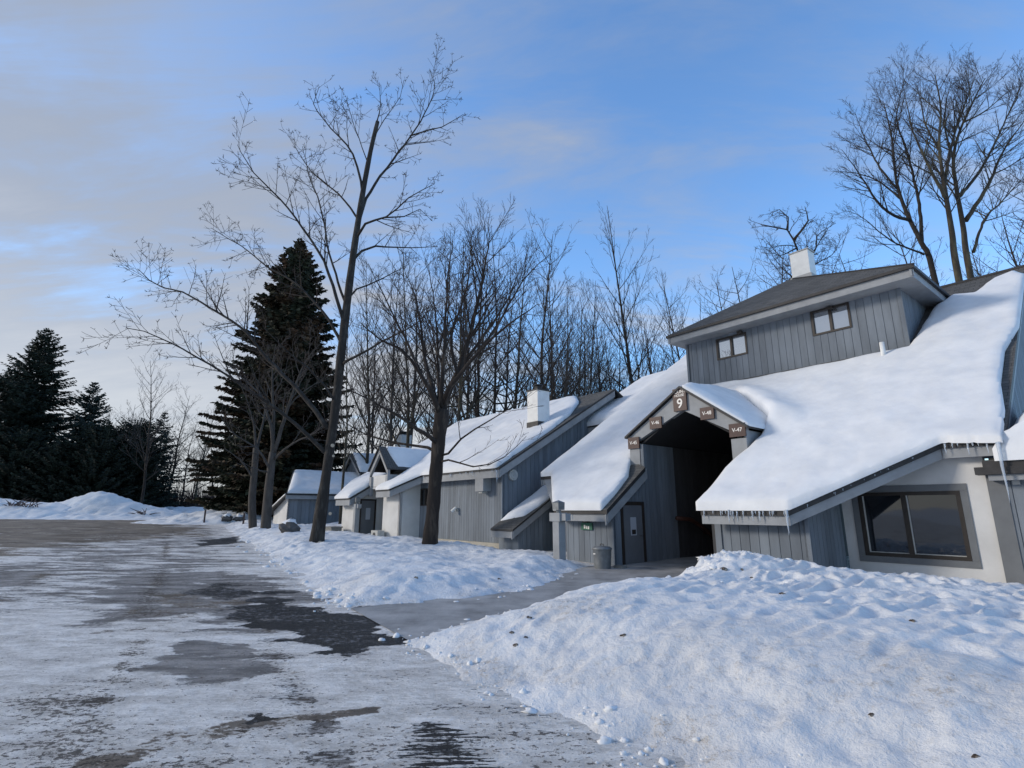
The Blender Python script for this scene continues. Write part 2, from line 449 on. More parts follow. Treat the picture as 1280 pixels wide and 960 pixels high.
def snow_cover(B, poly, zf, T=.28, cell=.12, lip=.1, edge=.45, seed=0, lump=.035, extra=None, parent=None, name='snow_cover', matn='snow_roof'):
    xs = np.array([p[0] for p in poly]); ys = np.array([p[1] for p in poly])
    gx = np.arange(xs.min()-cell, xs.max()+2*cell, cell); gy = np.arange(ys.min()-cell, ys.max()+2*cell, cell)
    X, Y = np.meshgrid(gx, gy)
    wob = fbm(X*1.1, Y*1.1, 3, seed+50)*.05
    d, nx, ny = sdf(X, Y, poly)
    keep = d > -cell*.5; sn = d < cell*.42
    X = np.where(sn, nx, X); Y = np.where(sn, ny, Y); d = np.where(sn & keep, 0, d)
    dd = np.clip(d+wob, 0, None)
    t = lip + (T-lip)*(1-(1-np.clip(dd/edge,0,1))**2)**.8
    t = t*(1+.15*fbm(X*.35, Y*.35, 3, seed)) + lump*fbm(X*.9, Y*.9, 4, seed+9)*np.clip(dd/edge,0.15,1)
    base = zf(X, Y)
    if extra is not None: t = t+extra(X, Y)
    t = np.maximum(t, .03)
    Z = base+t
    idx = -np.ones(X.shape, int); vs = []
    mb = MB()
    k = 0
    ii = np.argwhere(keep)
    for r, c in ii:
        idx[r,c] = k; k += 1; mb.v.append((float(X[r,c]), float(Y[r,c]), float(Z[r,c])))
    base_z = {}
    edges = {}
    R, C = X.shape
    cnt = keep[:-1,:-1].astype(int)+keep[1:,:-1]+keep[:-1,1:]+keep[1:,1:]
    for r, c in np.argwhere(cnt >= 3):
        q = [int(v) for v in (idx[r,c], idx[r,c+1], idx[r+1,c+1], idx[r+1,c]) if v >= 0]
        if all(d[a,b_] == 0 for a, b_ in ((r,c),(r,c+1),(r+1,c+1),(r+1,c)) if keep[a,b_]):
            mx_ = np.mean([mb.v[v][0] for v in q]); my_ = np.mean([mb.v[v][1] for v in q])
            if sdf(np.array([mx_]), np.array([my_]), poly)[0][0] < 1e-4: continue
        mb.f.append(tuple(q)); mb.m.append(0)
        for e in range(len(q)):
            a, b = q[e], q[(e+1)%len(q)]
            if (b,a) in edges: del edges[(b,a)]
            else: edges[(a,b)] = 1
    rc = {int(idx[r,c]):(r,c) for r,c in ii}
    low = {}
    def lowv(i):
        if i not in low:
            r, c = rc[i]; low[i] = len(mb.v); mb.v.append((float(X[r,c]), float(Y[r,c]), float(base[r,c])+.004))
        return low[i]
    for a, b in edges:
        mb.f.append((b, a, lowv(a), lowv(b))); mb.m.append(0)
    return mb.build(name, matn, parent or B.root, B.off, True)

def icicles(B, p, q, zf, n, lo, hi, rng, drop=.1, r=.012):
    for i in range(n):
        t = rng.random(); a = p[0]+t*(q[0]-p[0]); b = p[1]+t*(q[1]-p[1]); L = lo+(hi-lo)*rng.random()**2
        icicle(B, a, b, zf(a,b)-drop+.03, L, r*(.7+.6*L/hi))
def icicle(B, a, b, z, L, r):
    m = MB(); k = 5
    m.tube([(a+.006*math.sin(i*2.1),b,z-L*i/k) for i in range(k+1)], [r*(1-i/k)**.8+.002 for i in range(k+1)], 6)
    return B.part(m, 'icicle', 'ice', True)

def text_mesh(txt, size, matn, name, parent, M, extr=.004, spacing=1.0):
    cu = bpy.data.curves.new(name, 'FONT'); cu.body = txt; cu.size = size; cu.extrude = extr; cu.align_x = 'CENTER'; cu.align_y = 'CENTER'
    cu.space_character = spacing; cu.offset = size*.012
    t = bpy.data.objects.new('tmp', cu); COL.objects.link(t)
    dg = bpy.context.evaluated_depsgraph_get()
    me = bpy.data.meshes.new_from_object(t.evaluated_get(dg)); bpy.data.objects.remove(t); bpy.data.curves.remove(cu)
    me.name = name; me.materials.clear(); me.materials.append(MATS[matn])
    o = bpy.data.objects.new(name, me); COL.objects.link(o); o.parent = parent; o.matrix_local = M
    return o

rng = random.Random(3)
# ================================================================== BUILDING ONE (the near one)
B1 = Bld('condo_building', -10.4, 14.0, 'nearest condo building, with a gabled passage, a raised top storey and a steep snowy roof')
def zr(a, b): return 1.85+.7*(b-13.5)
def zr_full(a, b): return np.where(b < 25.8, 1.85+.7*(b-13.5), 10.46-.7*(b-25.8))
roof_poly = [(-8.6,13.5),(-6.23,13.5),(-3.55,15.7),(-2.4,15.7),(-2.4,25.8),(-16.1,25.8),(-17.45,15.5),(-16.75,15.5),(-14.5,13.5),(-12.0,13.5),(-12.0,15.6),(-12.5,15.82),(-12.5,17.0),(-10.45,19.1),(-8.6,17.0),(-8.6,15.82)]
m = MB()
m.slab([(a,b,zr(a,b)) for a,b in roof_poly], [(a,b,zr(a,b)-.15) for a,b in roof_poly], 0, 1)
bk = [(-2.4,25.8),(-2.4,34.5),(-16.1,34.5),(-16.1,25.8)]
zb = lambda b: 10.46-.7*(b-25.8)
m.slab([(a,b+.003,zb(b)) for a,b in bk], [(a,b+.003,zb(b)-.09) for a,b in bk], 0, 1)
m.tube([(-2.4,25.8,10.47),(-16.1,25.8,10.47)], [.07,.07], 6, 1)
roof = B1.part(m, 'roof', ['shingle','drip'])
m = MB()
sp = [(-8.62,13.56),(-6.25,13.56),(-3.58,15.74),(-2.45,15.76),(-2.45,25.7),(-16.05,25.7),(-17.35,15.6),(-14.5,13.56),(-12.05,13.56),(-12.05,15.62),(-12.5,15.84),(-12.5,17.0),(-10.45,19.05),(-8.62,17.0),(-8.62,15.84)]
m.slab([(a,b,zr(a,b)-.153) for a,b in sp], [(a,b,zr(a,b)-.18) for a,b in sp])
B1.part(m, 'soffit', 'trim')
m = MB()
for p,q in [e or (None,None) for e in [((-14.5,13.5),(-12.0,13.5)),((-12.0,13.5),(-12.0,15.75)),((-16.75,15.5),(-14.5,13.5)),((-17.45,15.5),(-16.75,15.5)),((-16.1,25.7),(-17.45,15.5)),None,
            ((-8.6,13.5),(-6.23,13.5)),((-6.23,13.5),(-3.55,15.7)),((-3.55,15.7),(-2.4,15.7)),((-2.4,15.7),(-2.4,25.7))]]:
    if p is None: B1.part(m, 'fascia', 'trim'); m = MB(); continue
    board(m, p, q, zr, .153, .25 if q[1] != 15.75 else .34)
B1.part(m, 'fascia', 'trim')
# snow on the main roof
spoly = [(-8.72,13.46),(-6.21,13.46),(-3.52,15.66),(-2.42,15.50),(-2.45,16.7),(-2.6,17.9),(-2.62,19.6),(-2.5,20.25),(-2.38,20.9),(-2.38,24.7),(-2.7,25.25),(-3.2,25.0),
         (-3.66,24.05),(-4.3,24.35),(-4.75,23.6),(-4.95,21.4),(-5.05,20.75),(-8,20.62),(-11,20.7),(-13.55,20.72),(-13.8,24.9),(-16.12,25.3),(-17.42,15.45),(-16.75,15.46),(-14.52,13.46),
         (-12.2,13.46),(-12.22,14.3),(-12.35,15.1),(-12.62,15.5),(-12.86,15.9),(-12.86,17.25),(-10.55,19.6),(-8.2,17.25),(-8.12,16.3),(-8.2,15.7),(-8.55,14.9)]
def ex1(X, Y):
    v1 = np.exp(-((X+8.1+ (Y-17.2)*.95)/.9)**2)*sst(16.4,17.6,Y)*sst(20.4,18.6,Y)*.42
    edge = .10*sst(14.2,13.4,Y)
    blob = .16*np.exp(-(((X+8.35)/.7)**2+((Y-15.6)/1.1)**2))
    return v1+edge*.6+blob
snow_cover(B1, spoly, zr, .24, .065, .16, .24, 3, extra=ex1, parent=roof)
# walls of the low bays and the passage
m = MB()
m2 = MB(); m3 = MB()
siding(m, 'b', 14.0, -1, [[(-8.45,-.3),(-6.03,-.3),(-6.03,1.98),(-8.45,1.98)]])
siding(m, 'a', -6.03, 1, [[(14.0,-.3),(16.02,-.3),(16.02,3.45),(14.0,2.06)]], pitch=.22)
m.box(-6.09,-5.995,13.965,14.0,-.3,1.95); m.box(-8.5,-8.32,13.965,14.0,-.3,1.95)
B1.part(m, 'wall', 'siding')
m = MB()
siding(m, 'b', 14.0, -1, [[(-14.4,-.3),(-12.2,-.3),(-12.2,1.98),(-14.4,1.98)]])
m.box(-12.26,-12.165,13.965,14.0,-.3,1.95)
B1.part(m, 'wall', 'siding')
m = MB()
siding(m, 'a', -12.2, 1, [[(14.02,-.3),(14.42,-.3),(14.42,2.24),(14.02,2.09)], [(14.42,2.09),(15.62,2.09),(15.62,3.15),(14.42,2.32)],
        [(15.62,-.3),(15.8,-.3),(15.8,3.3),(15.62,3.15)], [(15.8,-.3),(17.6,-.3),(17.6,4.16),(15.8,4.16)]], pitch=.2, gap=.012)
B1.part(m, 'passage_wall', 'siding')
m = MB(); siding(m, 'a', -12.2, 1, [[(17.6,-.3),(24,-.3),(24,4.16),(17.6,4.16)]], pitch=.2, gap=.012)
B1.part(m, 'passage_wall', 'shaded_siding')  # deeper stretch of the same boards, with its shade painted in
m = MB(); m.box(-12.15,-8.66,17.3,23.95,.02,.05); B1.part(m, 'floor_shade', 'interior_dark')  # dark sheet added over the floor to paint in the passage's shade
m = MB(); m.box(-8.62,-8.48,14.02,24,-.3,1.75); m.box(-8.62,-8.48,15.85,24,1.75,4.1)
B1.part(m, 'passage_wall', 'shaded_siding')  # right wall, likewise coloured for the shade inside
m = MB(); m.box(-12.2,-8.6,24,24.1,-.3,5.3); B1.part(m, 'passage_end_wall', 'interior_dark')  # end wall coloured near-black, painting the deep shade at the back
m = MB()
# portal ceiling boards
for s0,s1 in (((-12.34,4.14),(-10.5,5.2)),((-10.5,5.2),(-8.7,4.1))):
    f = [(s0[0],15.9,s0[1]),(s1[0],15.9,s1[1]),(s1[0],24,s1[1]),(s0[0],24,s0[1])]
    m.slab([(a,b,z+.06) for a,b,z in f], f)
B1.part(m, 'passage_ceiling', 'interior_dark')  # ceiling shade is painted: near-black colour in place of falling light
# portal frame (posts and rafters)
m = MB()
prof_o = [(-12.8,4.46),(-10.45,5.88),(-8.3,4.33)]
m.box(-12.8,-12.36,15.8,16.0,3.0,4.13); m.box(-8.8,-8.3,15.8,16.0,2.6,4.0)
def rafter(o0,o1,i0,i1):
    f = [(i0[0],15.8,i0[1]),(i1[0],15.8,i1[1]),(o1[0],15.8,o1[1]),(o0[0],15.8,o0[1])]
    m.prism(f, (0,.2,0))
rafter((-12.8,4.46),(-10.45,5.88),(-12.8,4.132),(-10.45,5.16))
m.prism([(-12.36,15.8,4.132),(-12.355,15.8,4.13),(-12.355,15.8,4.2),(-12.36,15.8,4.2)], (0,.2,0))
rafter((-10.448,5.88),(-8.3,4.33),(-10.448,5.16),(-8.3,4.005))
m.box(-12.78,-12.7,16.0,17.4,3.0,4.4); m.box(-8.4,-8.305,16.0,17.4,2.6,4.24)
B1.part(m, 'portal_frame', 'trim')
m = MB()
for p,q in (((-12.93,4.42),(-10.45,5.92)),((-10.45,5.92),(-8.17,4.27))):
    f = [(p[0],15.68,p[1]),(q[0],15.68,q[1]),(q[0],19.8,q[1]),(p[0],19.8,p[1])]
    m.slab([(a,b,z+.075) for a,b,z in f], f, 0, 1)
pr = B1.part(m, 'portal_roof', ['shingle','drip'])
def zp(a, b): return np.where(a < -10.45, 4.42+.605*(a+12.93), 5.92-.724*(a+10.45))+.075
snow_cover(B1, [(-10.35,15.72),(-8.15,15.75),(-8.1,17.6),(-9,19.4),(-10.5,19.9),(-11.8,19.5),(-12.9,17.6),(-12.88,16.4),(-11.2,16.1),(-10.5,16.0)], zp, .24, .1, .07, .5, 8, parent=pr,
           extra=lambda X,Y: .12*sst(16.3,17.6,Y))
# white stucco wall with the big window
m = MB()
siding(m, 'b', 16.0, -1, wall_holes(-5.96,-2.9,-.3,3.42,[(-5.55,-3.42,.72,2.28)]), boards=False, thick=.2)
B1.part(m, 'stucco_wall', 'stucco')
m = MB()
siding(m, 'b', 16.0, -1, [[(-16.9,-.3),(-14.35,-.3),(-14.35,3.3),(-16.9,3.3)]], boards=False, thick=.2)
B1.part(m, 'stucco_wall', 'stucco')
m = MB(); m.box(-5.94,-2.905,15.965,15.998,-.3,.07); B1.part(m, 'foundation', 'foundation')
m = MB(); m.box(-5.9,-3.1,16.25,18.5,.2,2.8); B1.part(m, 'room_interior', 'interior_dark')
wf = window(B1, 'b', 16.0, -1, -5.55, -3.42, .72, 2.28, 'brown_frame', 'glass_dark', .085, (.47,))
m = MB(); e = .003
bars(m, 'b', 16.0, -1, [(-5.7,-3.28,.57,.72-e),(-5.7,-3.28,2.28+e,2.44),(-5.7,-5.55-e,.72,2.28),(-3.42+e,-3.28,.72,2.28)], .025, 0)
B1.part(m, 'trim', 'dark_trim', parent=wf)
m = MB(); bars(m, 'b', 16.0, -1, [(-5.46,-4.56,.80,.825),(-4.50,-3.5,.80,.825),(-4.50,-4.47,.83,2.2),(-5.46,-5.43,.83,2.2)], -.015, .04)
B1.part(m, 'sash', 'fixture', parent=wf)
# right wing, cut by the picture's edge
m = MB()
m.box(-2.9,-2.58,15.93,16.1,-.3,2.8)
B1.part(m, 'corner_board', 'dark_trim')
m = MB(); siding(m, 'b', 15.95, -1, [[(-2.58,-.3),(3,-.3),(3,2.75),(-2.58,2.75)]], pitch=.5)
siding(m, 'a', -2.5, 1, [[(16.0,2.7),(26,2.7),(26,10.3),(25.8,10.3),(16.0,3.42)]], pitch=.3)
B1.part(m, 'wing_wall', 'siding')
m = MB()
zw = lambda a, b: 2.72+.3*(b-15.0)
wp = [(-2.85,15.58),(3.4,15.58),(3.4,18.6),(-2.47,18.6),(-2.47,15.7),(-2.85,15.66)]
m.slab([(a,b,zw(a,b)) for a,b in wp], [(a,b,zw(a,b)-.22) for a,b in wp], 0, 1)
m.box(-3.0,3.4,15.55,15.9,2.60,2.765,1)
wr = B1.part(m, 'wing_roof', ['shingle','drip'])
m = MB(); m.box(-2.8,3.4,15.63,15.9,2.47,2.595); B1.part(m, 'wing_fascia', 'trim')
snow_cover(B1, [(-2.62,15.52),(3.4,15.52),(3.4,18.5),(-2.47,18.5),(-2.47,16.0),(-2.62,15.8)], zw, .85, .1, .3, .6, 12, .05, parent=wr)
m = MB(); m.box(-2.46,-2.34,15.86,15.94,2.38,2.5); m.tube([(-2.4,15.86,2.44),(-2.4,15.85,2.44)],[.03,.03],8)
B1.part(m, 'junction_box', 'fixture')
# door in the passage wall
m = MB(); m.box(-12.26,-12.19,14.52,15.52,.01,2.0); dr = B1.part(m, 'door', 'door_paint')
m = MB(); bars(m, 'a', -12.2, 1, [(14.4,14.515,-.02,2.12),(15.525,15.64,-.02,2.12),(14.517,15.523,2.003,2.12),(14.517,15.523,-.06,.008)], .03, .1); B1.part(m, 'door_frame', 'dark_frame', parent=dr)
m = MB(); m.box(-12.189,-12.18,14.88,15.18,1.0,1.6); B1.part(m, 'vision_panel', 'notice', parent=dr)
m = MB(); m.box(-12.179,-12.175,14.93,15.13,1.04,1.19); B1.part(m, 'notice_card', 'dark_frame', parent=dr)
m = MB(); m.tube([(-12.19,15.42,1.0),(-12.13,15.42,1.0),(-12.13,15.3,1.0)],[.018,.018,.014],8); B1.part(m, 'handle', 'metal', parent=dr)
# hand rail and the wooden stair in the passage
m = MB()
m.tube([(-11.95,17.2,1.55),(-11.95,18.0,1.5),(-11.95,18.7,1.25),(-11.95,20.4,.3)],[.075,.085,.085,.085],8)
m.tube([(-12.19,17.6,1.5),(-11.95,17.6,1.52)],[.03,.03],6); m.tube([(-12.19,19.2,.97),(-11.95,19.2,.97)],[.03,.03],6)
B1.part(m, 'handrail', 'rail_wood', True)
m = MB()
for i in range(8): m.box(-10.2,-8.7,17.0+.27*i,17.32+.27*i,.15+.19*i,.19+.19*i)
m.box(-10.26,-10.2,17.0,19.4,.0,.3)
B1.part(m, 'stair', 'stair_wood')
# top storey
TW = (-13.5,-5.12)
wins = [(-12.03,-10.64,8.19,9.14),(-8.04,-6.7,8.27,9.25)]
m = MB()
siding(m, 'b', 21.1, -1, wall_holes(TW[0],TW[1],6.4,9.26,wins))
m.box(TW[1]-.1,TW[1]+.035,21.065,21.1,6.4,9.25); m.box(TW[0]-.035,TW[0]+.06,21.065,21.1,6.4,9.25)
siding(m, 'a', TW[1], 1, [[(21.1,6.4),(27,6.4),(27,9.26),(21.1,9.26)]], pitch=.24)
siding(m, 'a', TW[0], -1, [[(21.1,6.4),(27,6.4),(27,9.26),(21.1,9.26)]], pitch=.24)
B1.part(m, 'upper_wall', 'siding')
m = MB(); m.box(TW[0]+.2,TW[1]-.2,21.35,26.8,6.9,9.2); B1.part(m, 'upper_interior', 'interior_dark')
for w in wins: window(B1, 'b', 21.1, -1, *w, 'dark_frame', 'glass_mirror', .075, (.5,))
m = MB()
E0 = (-13.95,20.3); E1 = (-4.48,20.3)
m.box(E0[0]+.03,E1[0]-.03,E0[1]+.03,28.4,9.262,9.29)
B1.part(m, 'upper_soffit', 'trim')
m = MB()
zc = lambda a, b: 9.62
for p,q in ((E0,E1),(E1,(-4.48,28.4)),((-13.95,28.4),E0)): board(m, p, q, zc, .0, .33, .06, .04)
B1.part(m, 'upper_fascia', 'trim')
m = MB()
c = [(-14.0,20.24,9.63),(-4.42,20.24,9.63),(-4.42,28.4,9.63),(-14.0,28.4,9.63)]; ap = (-9.6,23.45,11.82); ap2 = (-9.4,25.4,11.82)
m.add(c+[ap,ap2]+[(x,y,z-.1) for x,y,z in c], [(0,1,4),(1,2,5,4),(2,3,5),(3,0,4,5)], 0)
m.add(c+[(x,y,z-.1) for x,y,z in c], [(0,4,5,1),(1,5,6,2),(2,6,7,3),(3,7,4,0),(7,6,5,4)], 1)
m.tube([c[1],ap],[.045,.045],6,1); 
ur = B1.part(m, 'upper_roof', ['shingle','drip'])
def zh(a, b): return 9.63+.50*(a+14.0)
snow_cover(B1, [(-14.0,20.6),(-13.3,20.9),(-12.6,21.7),(-11.2,23.6),(-11.4,27),(-14.0,28)], zh, .13, .12, .04, .4, 21, parent=ur)
# chimney behind the apex
m = MB(); m.box(-9.5,-8.62,23.3,24.05,11.2,11.78); 
ch = B1.part(m, 'chimney_base', 'chimney_gray', parent=ur)
m = MB(); m.box(-9.44,-8.68,23.36,23.99,11.782,12.9); B1.part(m, 'chimney', 'white_paint', parent=ur)
m = MB(); m.box(-9.48,-8.64,23.32,24.03,12.902,12.95); B1.part(m, 'chimney_cap', 'chimney_gray', parent=ur)
m = MB(); m.tube([(-5.66,20.28,6.5),(-5.66,20.28,7.28)],[.075,.075],12); B1.part(m, 'vent_pipe', 'white_paint', True)
m = MB(); m.box(-10.95,-10.75,20.9,21.06,9.1,9.2); B1.part(m, 'eave_lamp', 'dark_frame'); m = MB(); m.box(-7.45,-7.2,20.9,21.06,9.12,9.2); B1.part(m, 'eave_lamp', 'dark_frame')
# rear left roof piece
m = MB()
zl = lambda a, b: 6.02+.6*(b-20)
lp = [(-19.7,20),(-16.75,20),(-16.0,26),(-19.7,26)]
m.slab([(a,b,zl(a,b)) for a,b in lp],[(a,b,zl(a,b)-.09) for a,b in lp],0,1); lr = B1.part(m, 'rear_roof', ['shingle','drip'])
m = MB(); board(m, lp[0], lp[1], zl, .093, .3); B1.part(m, 'rear_fascia', 'trim')
snow_cover(B1, [(-19.7,19.95),(-16.85,19.95),(-16.1,25.8),(-19.7,25.8)], zl, .36, .13, .15, .5, 31, parent=lr)
m = MB(); siding(m,'b',20.7,-1,[[(-19.4,0),(-16.6,0),(-16.6,6.2),(-19.4,6.2)]]); m.box(-18.7,-18.35,20.3,20.6,4.6,5.72); B1.part(m, 'rear_wall', 'siding')
# icicles
icicle(B1, -2.50, 15.47, 3.28, 1.3, .042)
icicle(B1, -6.25, 13.45, 1.85, .62, .036)
icicle(B1, -7.75, 13.45, 1.85, .36, .026)
icicles(B1, (-8.5,13.45), (-6.3,13.45), zr, 20, .08, .3, rng, .03, .016)
icicles(B1, (-6.1,13.6), (-3.7,15.6), zr, 18, .03, .12, rng, .1)
icicles(B1, (-3.5,15.64), (-2.6,15.60), zr, 9, .08, .3, rng, .03, .016)
icicles(B1, (-14.3,13.53), (-12.1,13.53), zr, 5, .06, .3, rng)

# ================================================================== SIGNS of building one
def sign(a0, a1, z0, z1, lines, label, name='unit_sign'):
    ca, cz = (a0+a1)/2, (z0+z1)/2; x, y = XY(ca, 15.755)
    root = empty(name, (x,y,cz), ROT); tag(root, label, 'sign', 'brown signs on the passage gable')
    m = MB(); w, h = (a1-a0)/2, (z1-z0)/2; m.box(-w,w,-.025,.025,-h,h); m.build('board', 'sign_brown', root)
    for txt, size, dz, sp in lines:
        M = Matrix.Translation((0,-.026,dz)) @ Matrix.Rotation(math.radians(90),4,'X')
        text_mesh(txt, size, 'letters', 'lettering', root, M, .003, sp)
    return root
sign(-10.76,-10.24,5.14,5.92,[('FOUNT',.15,.265,.95),('HOUSE',.12,.14,.95),('9',.46,-.15,1)],'tall brown sign with a large white 9 at the peak of the passage gable','building_sign')
sign(-11.80,-11.30,4.65,5.06,[('V-46',.17,.0,1)],'brown unit sign V-46 on the left rafter of the passage gable')
sign(-12.82,-12.32,4.03,4.44,[('V-45',.17,.0,1)],'brown unit sign V-45 at the left foot of the passage gable')
sign(-9.76,-9.27,4.72,5.12,[('V-48',.17,.0,1)],'brown unit sign V-48 on the right rafter of the passage gable')
sign(-8.80,-8.27,4.05,4.46,[('V-47',.17,.0,1)],'brown unit sign V-47 at the right foot of the passage gable')
# small green sign under the left eave
x, y = XY(-13.35, 13.96); r = empty('green_sign', (x,y,1.31), ROT); tag(r, 'small green notice sign under the eave left of the passage door', 'sign')
m = MB(); m.box(-.26,.26,-.012,.012,-.14,.10); m.build('board','green_sign',r)
m = MB(); m.box(-.12,-.05,-.02,-.013,-.09,.03); m.box(-.02,.03,-.02,-.013,-.10,.0); m.box(.06,.13,-.02,-.013,-.11,-.01); m.build('marks','letters',r)
x, y = XY(-13.35, 13.94); r = empty('floodlight', (x,y,1.49), ROT); tag(r, 'small dark floodlight above the green sign under the eave', 'lamp')
m = MB(); m.box(-.12,.12,-.09,.05,-.07,.06); m.build('housing','dark_frame',r); m = MB(); m.box(-.08,.08,-.105,-.092,-.04,.035); m.build('lens','glass_dark',r)
# post with a lantern
def post_light(a, b, z0, h, w, label):
    x, y = XY(a,b); r = empty('lamp_post', (x,y,z0), ROT); tag(r, label, 'lamp post', 'grey lamp posts by the entrances')
    m = MB(); m.box(-w/2,w/2,-w/2,w/2,-.4,h-.30); m.build('post','trim',r)
    m = MB(); m.box(-w*.9,w*.75,-w*.6,w*.62,h-.298,h-.03); m.box(w*.752,w*1.5,-w*.4,w*.4,h-.27,h-.05); m.build('cross_block','trim',r)
    m = MB(); m.tube([(0,0,h-.03),(0,0,h+.06)],[w*.3,w*.3],8); m.build('neck','metal',r)
    m = MB(); q = w*.5
    m.slab([(-q,-q,h+.3),(q,-q,h+.3),(q,q,h+.3),(-q,q,h+.3)],[(-q*.95,-q*.95,h+.062),(q*.95,-q*.95,h+.062),(q*.95,q*.95,h+.062),(-q*.95,q*.95,h+.062)])
    m.add([(-q*1.08,-q*1.08,h+.302),(q*1.08,-q*1.08,h+.302),(q*1.08,q*1.08,h+.302),(-q*1.08,q*1.08,h+.302),(0,0,h+.38)],[(0,1,4),(1,2,4),(2,3,4),(3,0,4),(3,2,1,0)])
    m.build('lantern','metal',r)
post_light(-13.2,12.5,0,1.78,.29,'square grey lamp post with a block lantern in front of the left snow covered eave')
# trash can
x, y = XY(-11.95, 13.15); r = empty('trash_can', (x,y,0), ROT); tag(r, 'grey metal trash can with a domed lid beside the passage door', 'trash can')
m = MB(); m.tube([(0,0,.0),(0,0,.03),(0,0,.3),(0,0,.62),(0,0,.64)],[.24,.25,.27,.29,.30],28); m.build('body','metal',r,smooth=True)
m = MB(); m.tube([(0,0,.64),(0,0,.67),(0,0,.72),(0,0,.75)],[.315,.315,.26,.06],28); lid = m.build('lid','metal',r,smooth=True)
m = MB(); m.tube([(-.07,0,.74),(-.06,0,.80),(.06,0,.80),(.07,0,.74)],[.012]*4,6); m.build('handle','dark_frame',lid)
m = MB(); m.box(-.10,-.02,-.297,-.27,.5,.53); m.build('sticker','letters',r)
x, y = XY(-11.62, 13.62); r = empty('concrete_block', (x,y,0), ROT); tag(r, 'low grey concrete block between the trash can and the door', 'block')
m = MB(); m.box(-.2,.16,-.12,.12,-.05,.14); m.box(-.18,.14,-.10,.10,.141,.16); m.build('block','planter',r)

# ================================================================== BUILDING TWO
B2 = Bld('condo_building', -26, 15, 'second condo building behind the maple, with a long snowy roof and white chimney')
S2 = .585
def z2(a, b): return 3.62+S2*(b-14)
ridge2 = 21.75
rp2 = [(-28.0,12.8),(-26.3,12.8),(-25.1,14.0),(-18.4,14.0),(-18.4,ridge2),(-33.6,ridge2),(-33.6,13.6),(-32.0,12.1),(-29.75,12.1),(-29.75,13.4),(-28.0,13.4)]
m = MB()
m.slab([(a,b,z2(a,b)) for a,b in rp2],[(a,b,z2(a,b)-.1) for a,b in rp2],0,1)
zrd = z2(0,ridge2)
bk = [(-18.4,ridge2+.003),(-18.4,30),(-33.6,30),(-33.6,ridge2+.003)]
m.slab([(a,b,zrd-.55*(b-ridge2)) for a,b in bk],[(a,b,zrd-.55*(b-ridge2)-.1) for a,b in bk],0,1)
roof2 = B2.part(m, 'roof', ['shingle','drip'])
m = MB()
for p,q in [((-28.0,12.8),(-26.3,12.8)),((-26.3,12.8),(-25.1,14.0)),((-25.1,14.0),(-18.4,14.0)),((-18.4,14.0),(-18.4,ridge2)),(None,None),((-32.0,12.1),(-29.75,12.1)),((-29.75,12.1),(-29.75,13.35)),((-33.6,13.6),(-32.0,12.1))]:
    if p is None: B2.part(m, 'fascia', 'trim'); m = MB(); continue
    board(m, p, q, z2, .103, .34)
B2.part(m, 'fascia', 'trim')
m = MB()
s2p = [(-27.9,12.86),(-26.35,12.86),(-25.15,14.06),(-18.5,14.06),(-18.5,ridge2-.1),(-33.5,ridge2-.1),(-33.5,13.7),(-32.0,12.2),(-29.85,12.2),(-29.85,13.35),(-27.9,13.35)]
m.slab([(a,b,z2(a,b)-.104) for a,b in s2p],[(a,b,z2(a,b)-.13) for a,b in s2p]); B2.part(m, 'soffit', 'trim')
sn2 = [(-27.95,12.74),(-26.28,12.74),(-25.08,13.95),(-18.55,13.95),(-18.6,15.2),(-18.65,17.4),(-18.95,18.9),(-19.9,20.5),(-21.2,21.6),(-33.6,21.7),(-33.6,13.5),(-32.0,12.04),(-29.8,12.04),(-29.85,13.1),(-30.05,13.4),(-30.05,14.9),(-28.85,16.3),(-27.55,14.9),(-27.5,13.5),(-27.9,13.3)]
snow_cover(B2, sn2, z2, .26, .13, .12, .45, 5, parent=roof2, lump=.05)
m = MB()
siding(m, 'b', 14.5, -1, wall_holes(-26.1,-18.84,.45,3.78,[(-26.0,-25.0,2.05,2.95)]), pitch=.2, gap=.014)
siding(m, 'a', -18.84, 1, [[(14.5,.2),(26,.2),(26,5.4),(ridge2,8.0),(14.5,3.78)]], pitch=.26)
m.box(-18.9,-18.8,14.46,14.5,.45,3.6)
B2.part(m, 'wall', 'siding')
m = MB(); m.box(-26.1,-18.9,14.47,14.6,.0,.446); B2.part(m, 'foundation', 'foundation')
window(B2, 'b', 14.5, -1, -26.0,-25.0,2.05,2.95, 'dark_frame','glass_dark',.06,(.5,))
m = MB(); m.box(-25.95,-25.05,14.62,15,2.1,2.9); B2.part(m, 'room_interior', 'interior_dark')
m = MB()
siding(m, 'b', 13.3, -1, [[(-28.0,.1),(-26.05,.1),(-26.05,3.05),(-28.0,3.05)]], boards=False, thick=.15)
siding(m, 'a', -26.05, 1, [[(13.3,.1),(14.5,.1),(14.5,3.75),(13.3,3.06)]], boards=False, thick=.14)
B2.part(m, 'stucco_wall', 'stucco')
m = MB()
siding(m, 'b', 12.6, -1, [[(-32,.1),(-30.2,.1),(-30.2,2.6),(-32,2.6)]], boards=False, thick=.15)
siding(m, 'a', -30.2, 1, [[(12.6,.1),(12.9,.1),(12.9,2.75),(12.6,2.6)],[(12.9,2.45),(13.9,2.45),(13.9,3.3),(12.9,2.72)],[(13.9,.1),(16.5,.1),(16.5,3.4),(13.9,3.3)]], boards=False, thick=.14)
m.box(-30.2,-27.9,16.5,16.65,.1,4.0)
siding(m, 'b', 13.36, -1, [[(-29.75,3.0),(-27.7,3.0),(-27.7,3.75),(-29.75,3.75)]], boards=False, thick=.1)
B2.part(m, 'stucco_wall', 'stucco')
m = MB(); m.box(-30.27,-30.19,13.0,13.8,.35,2.36); d2 = B2.part(m, 'door', 'door_paint')
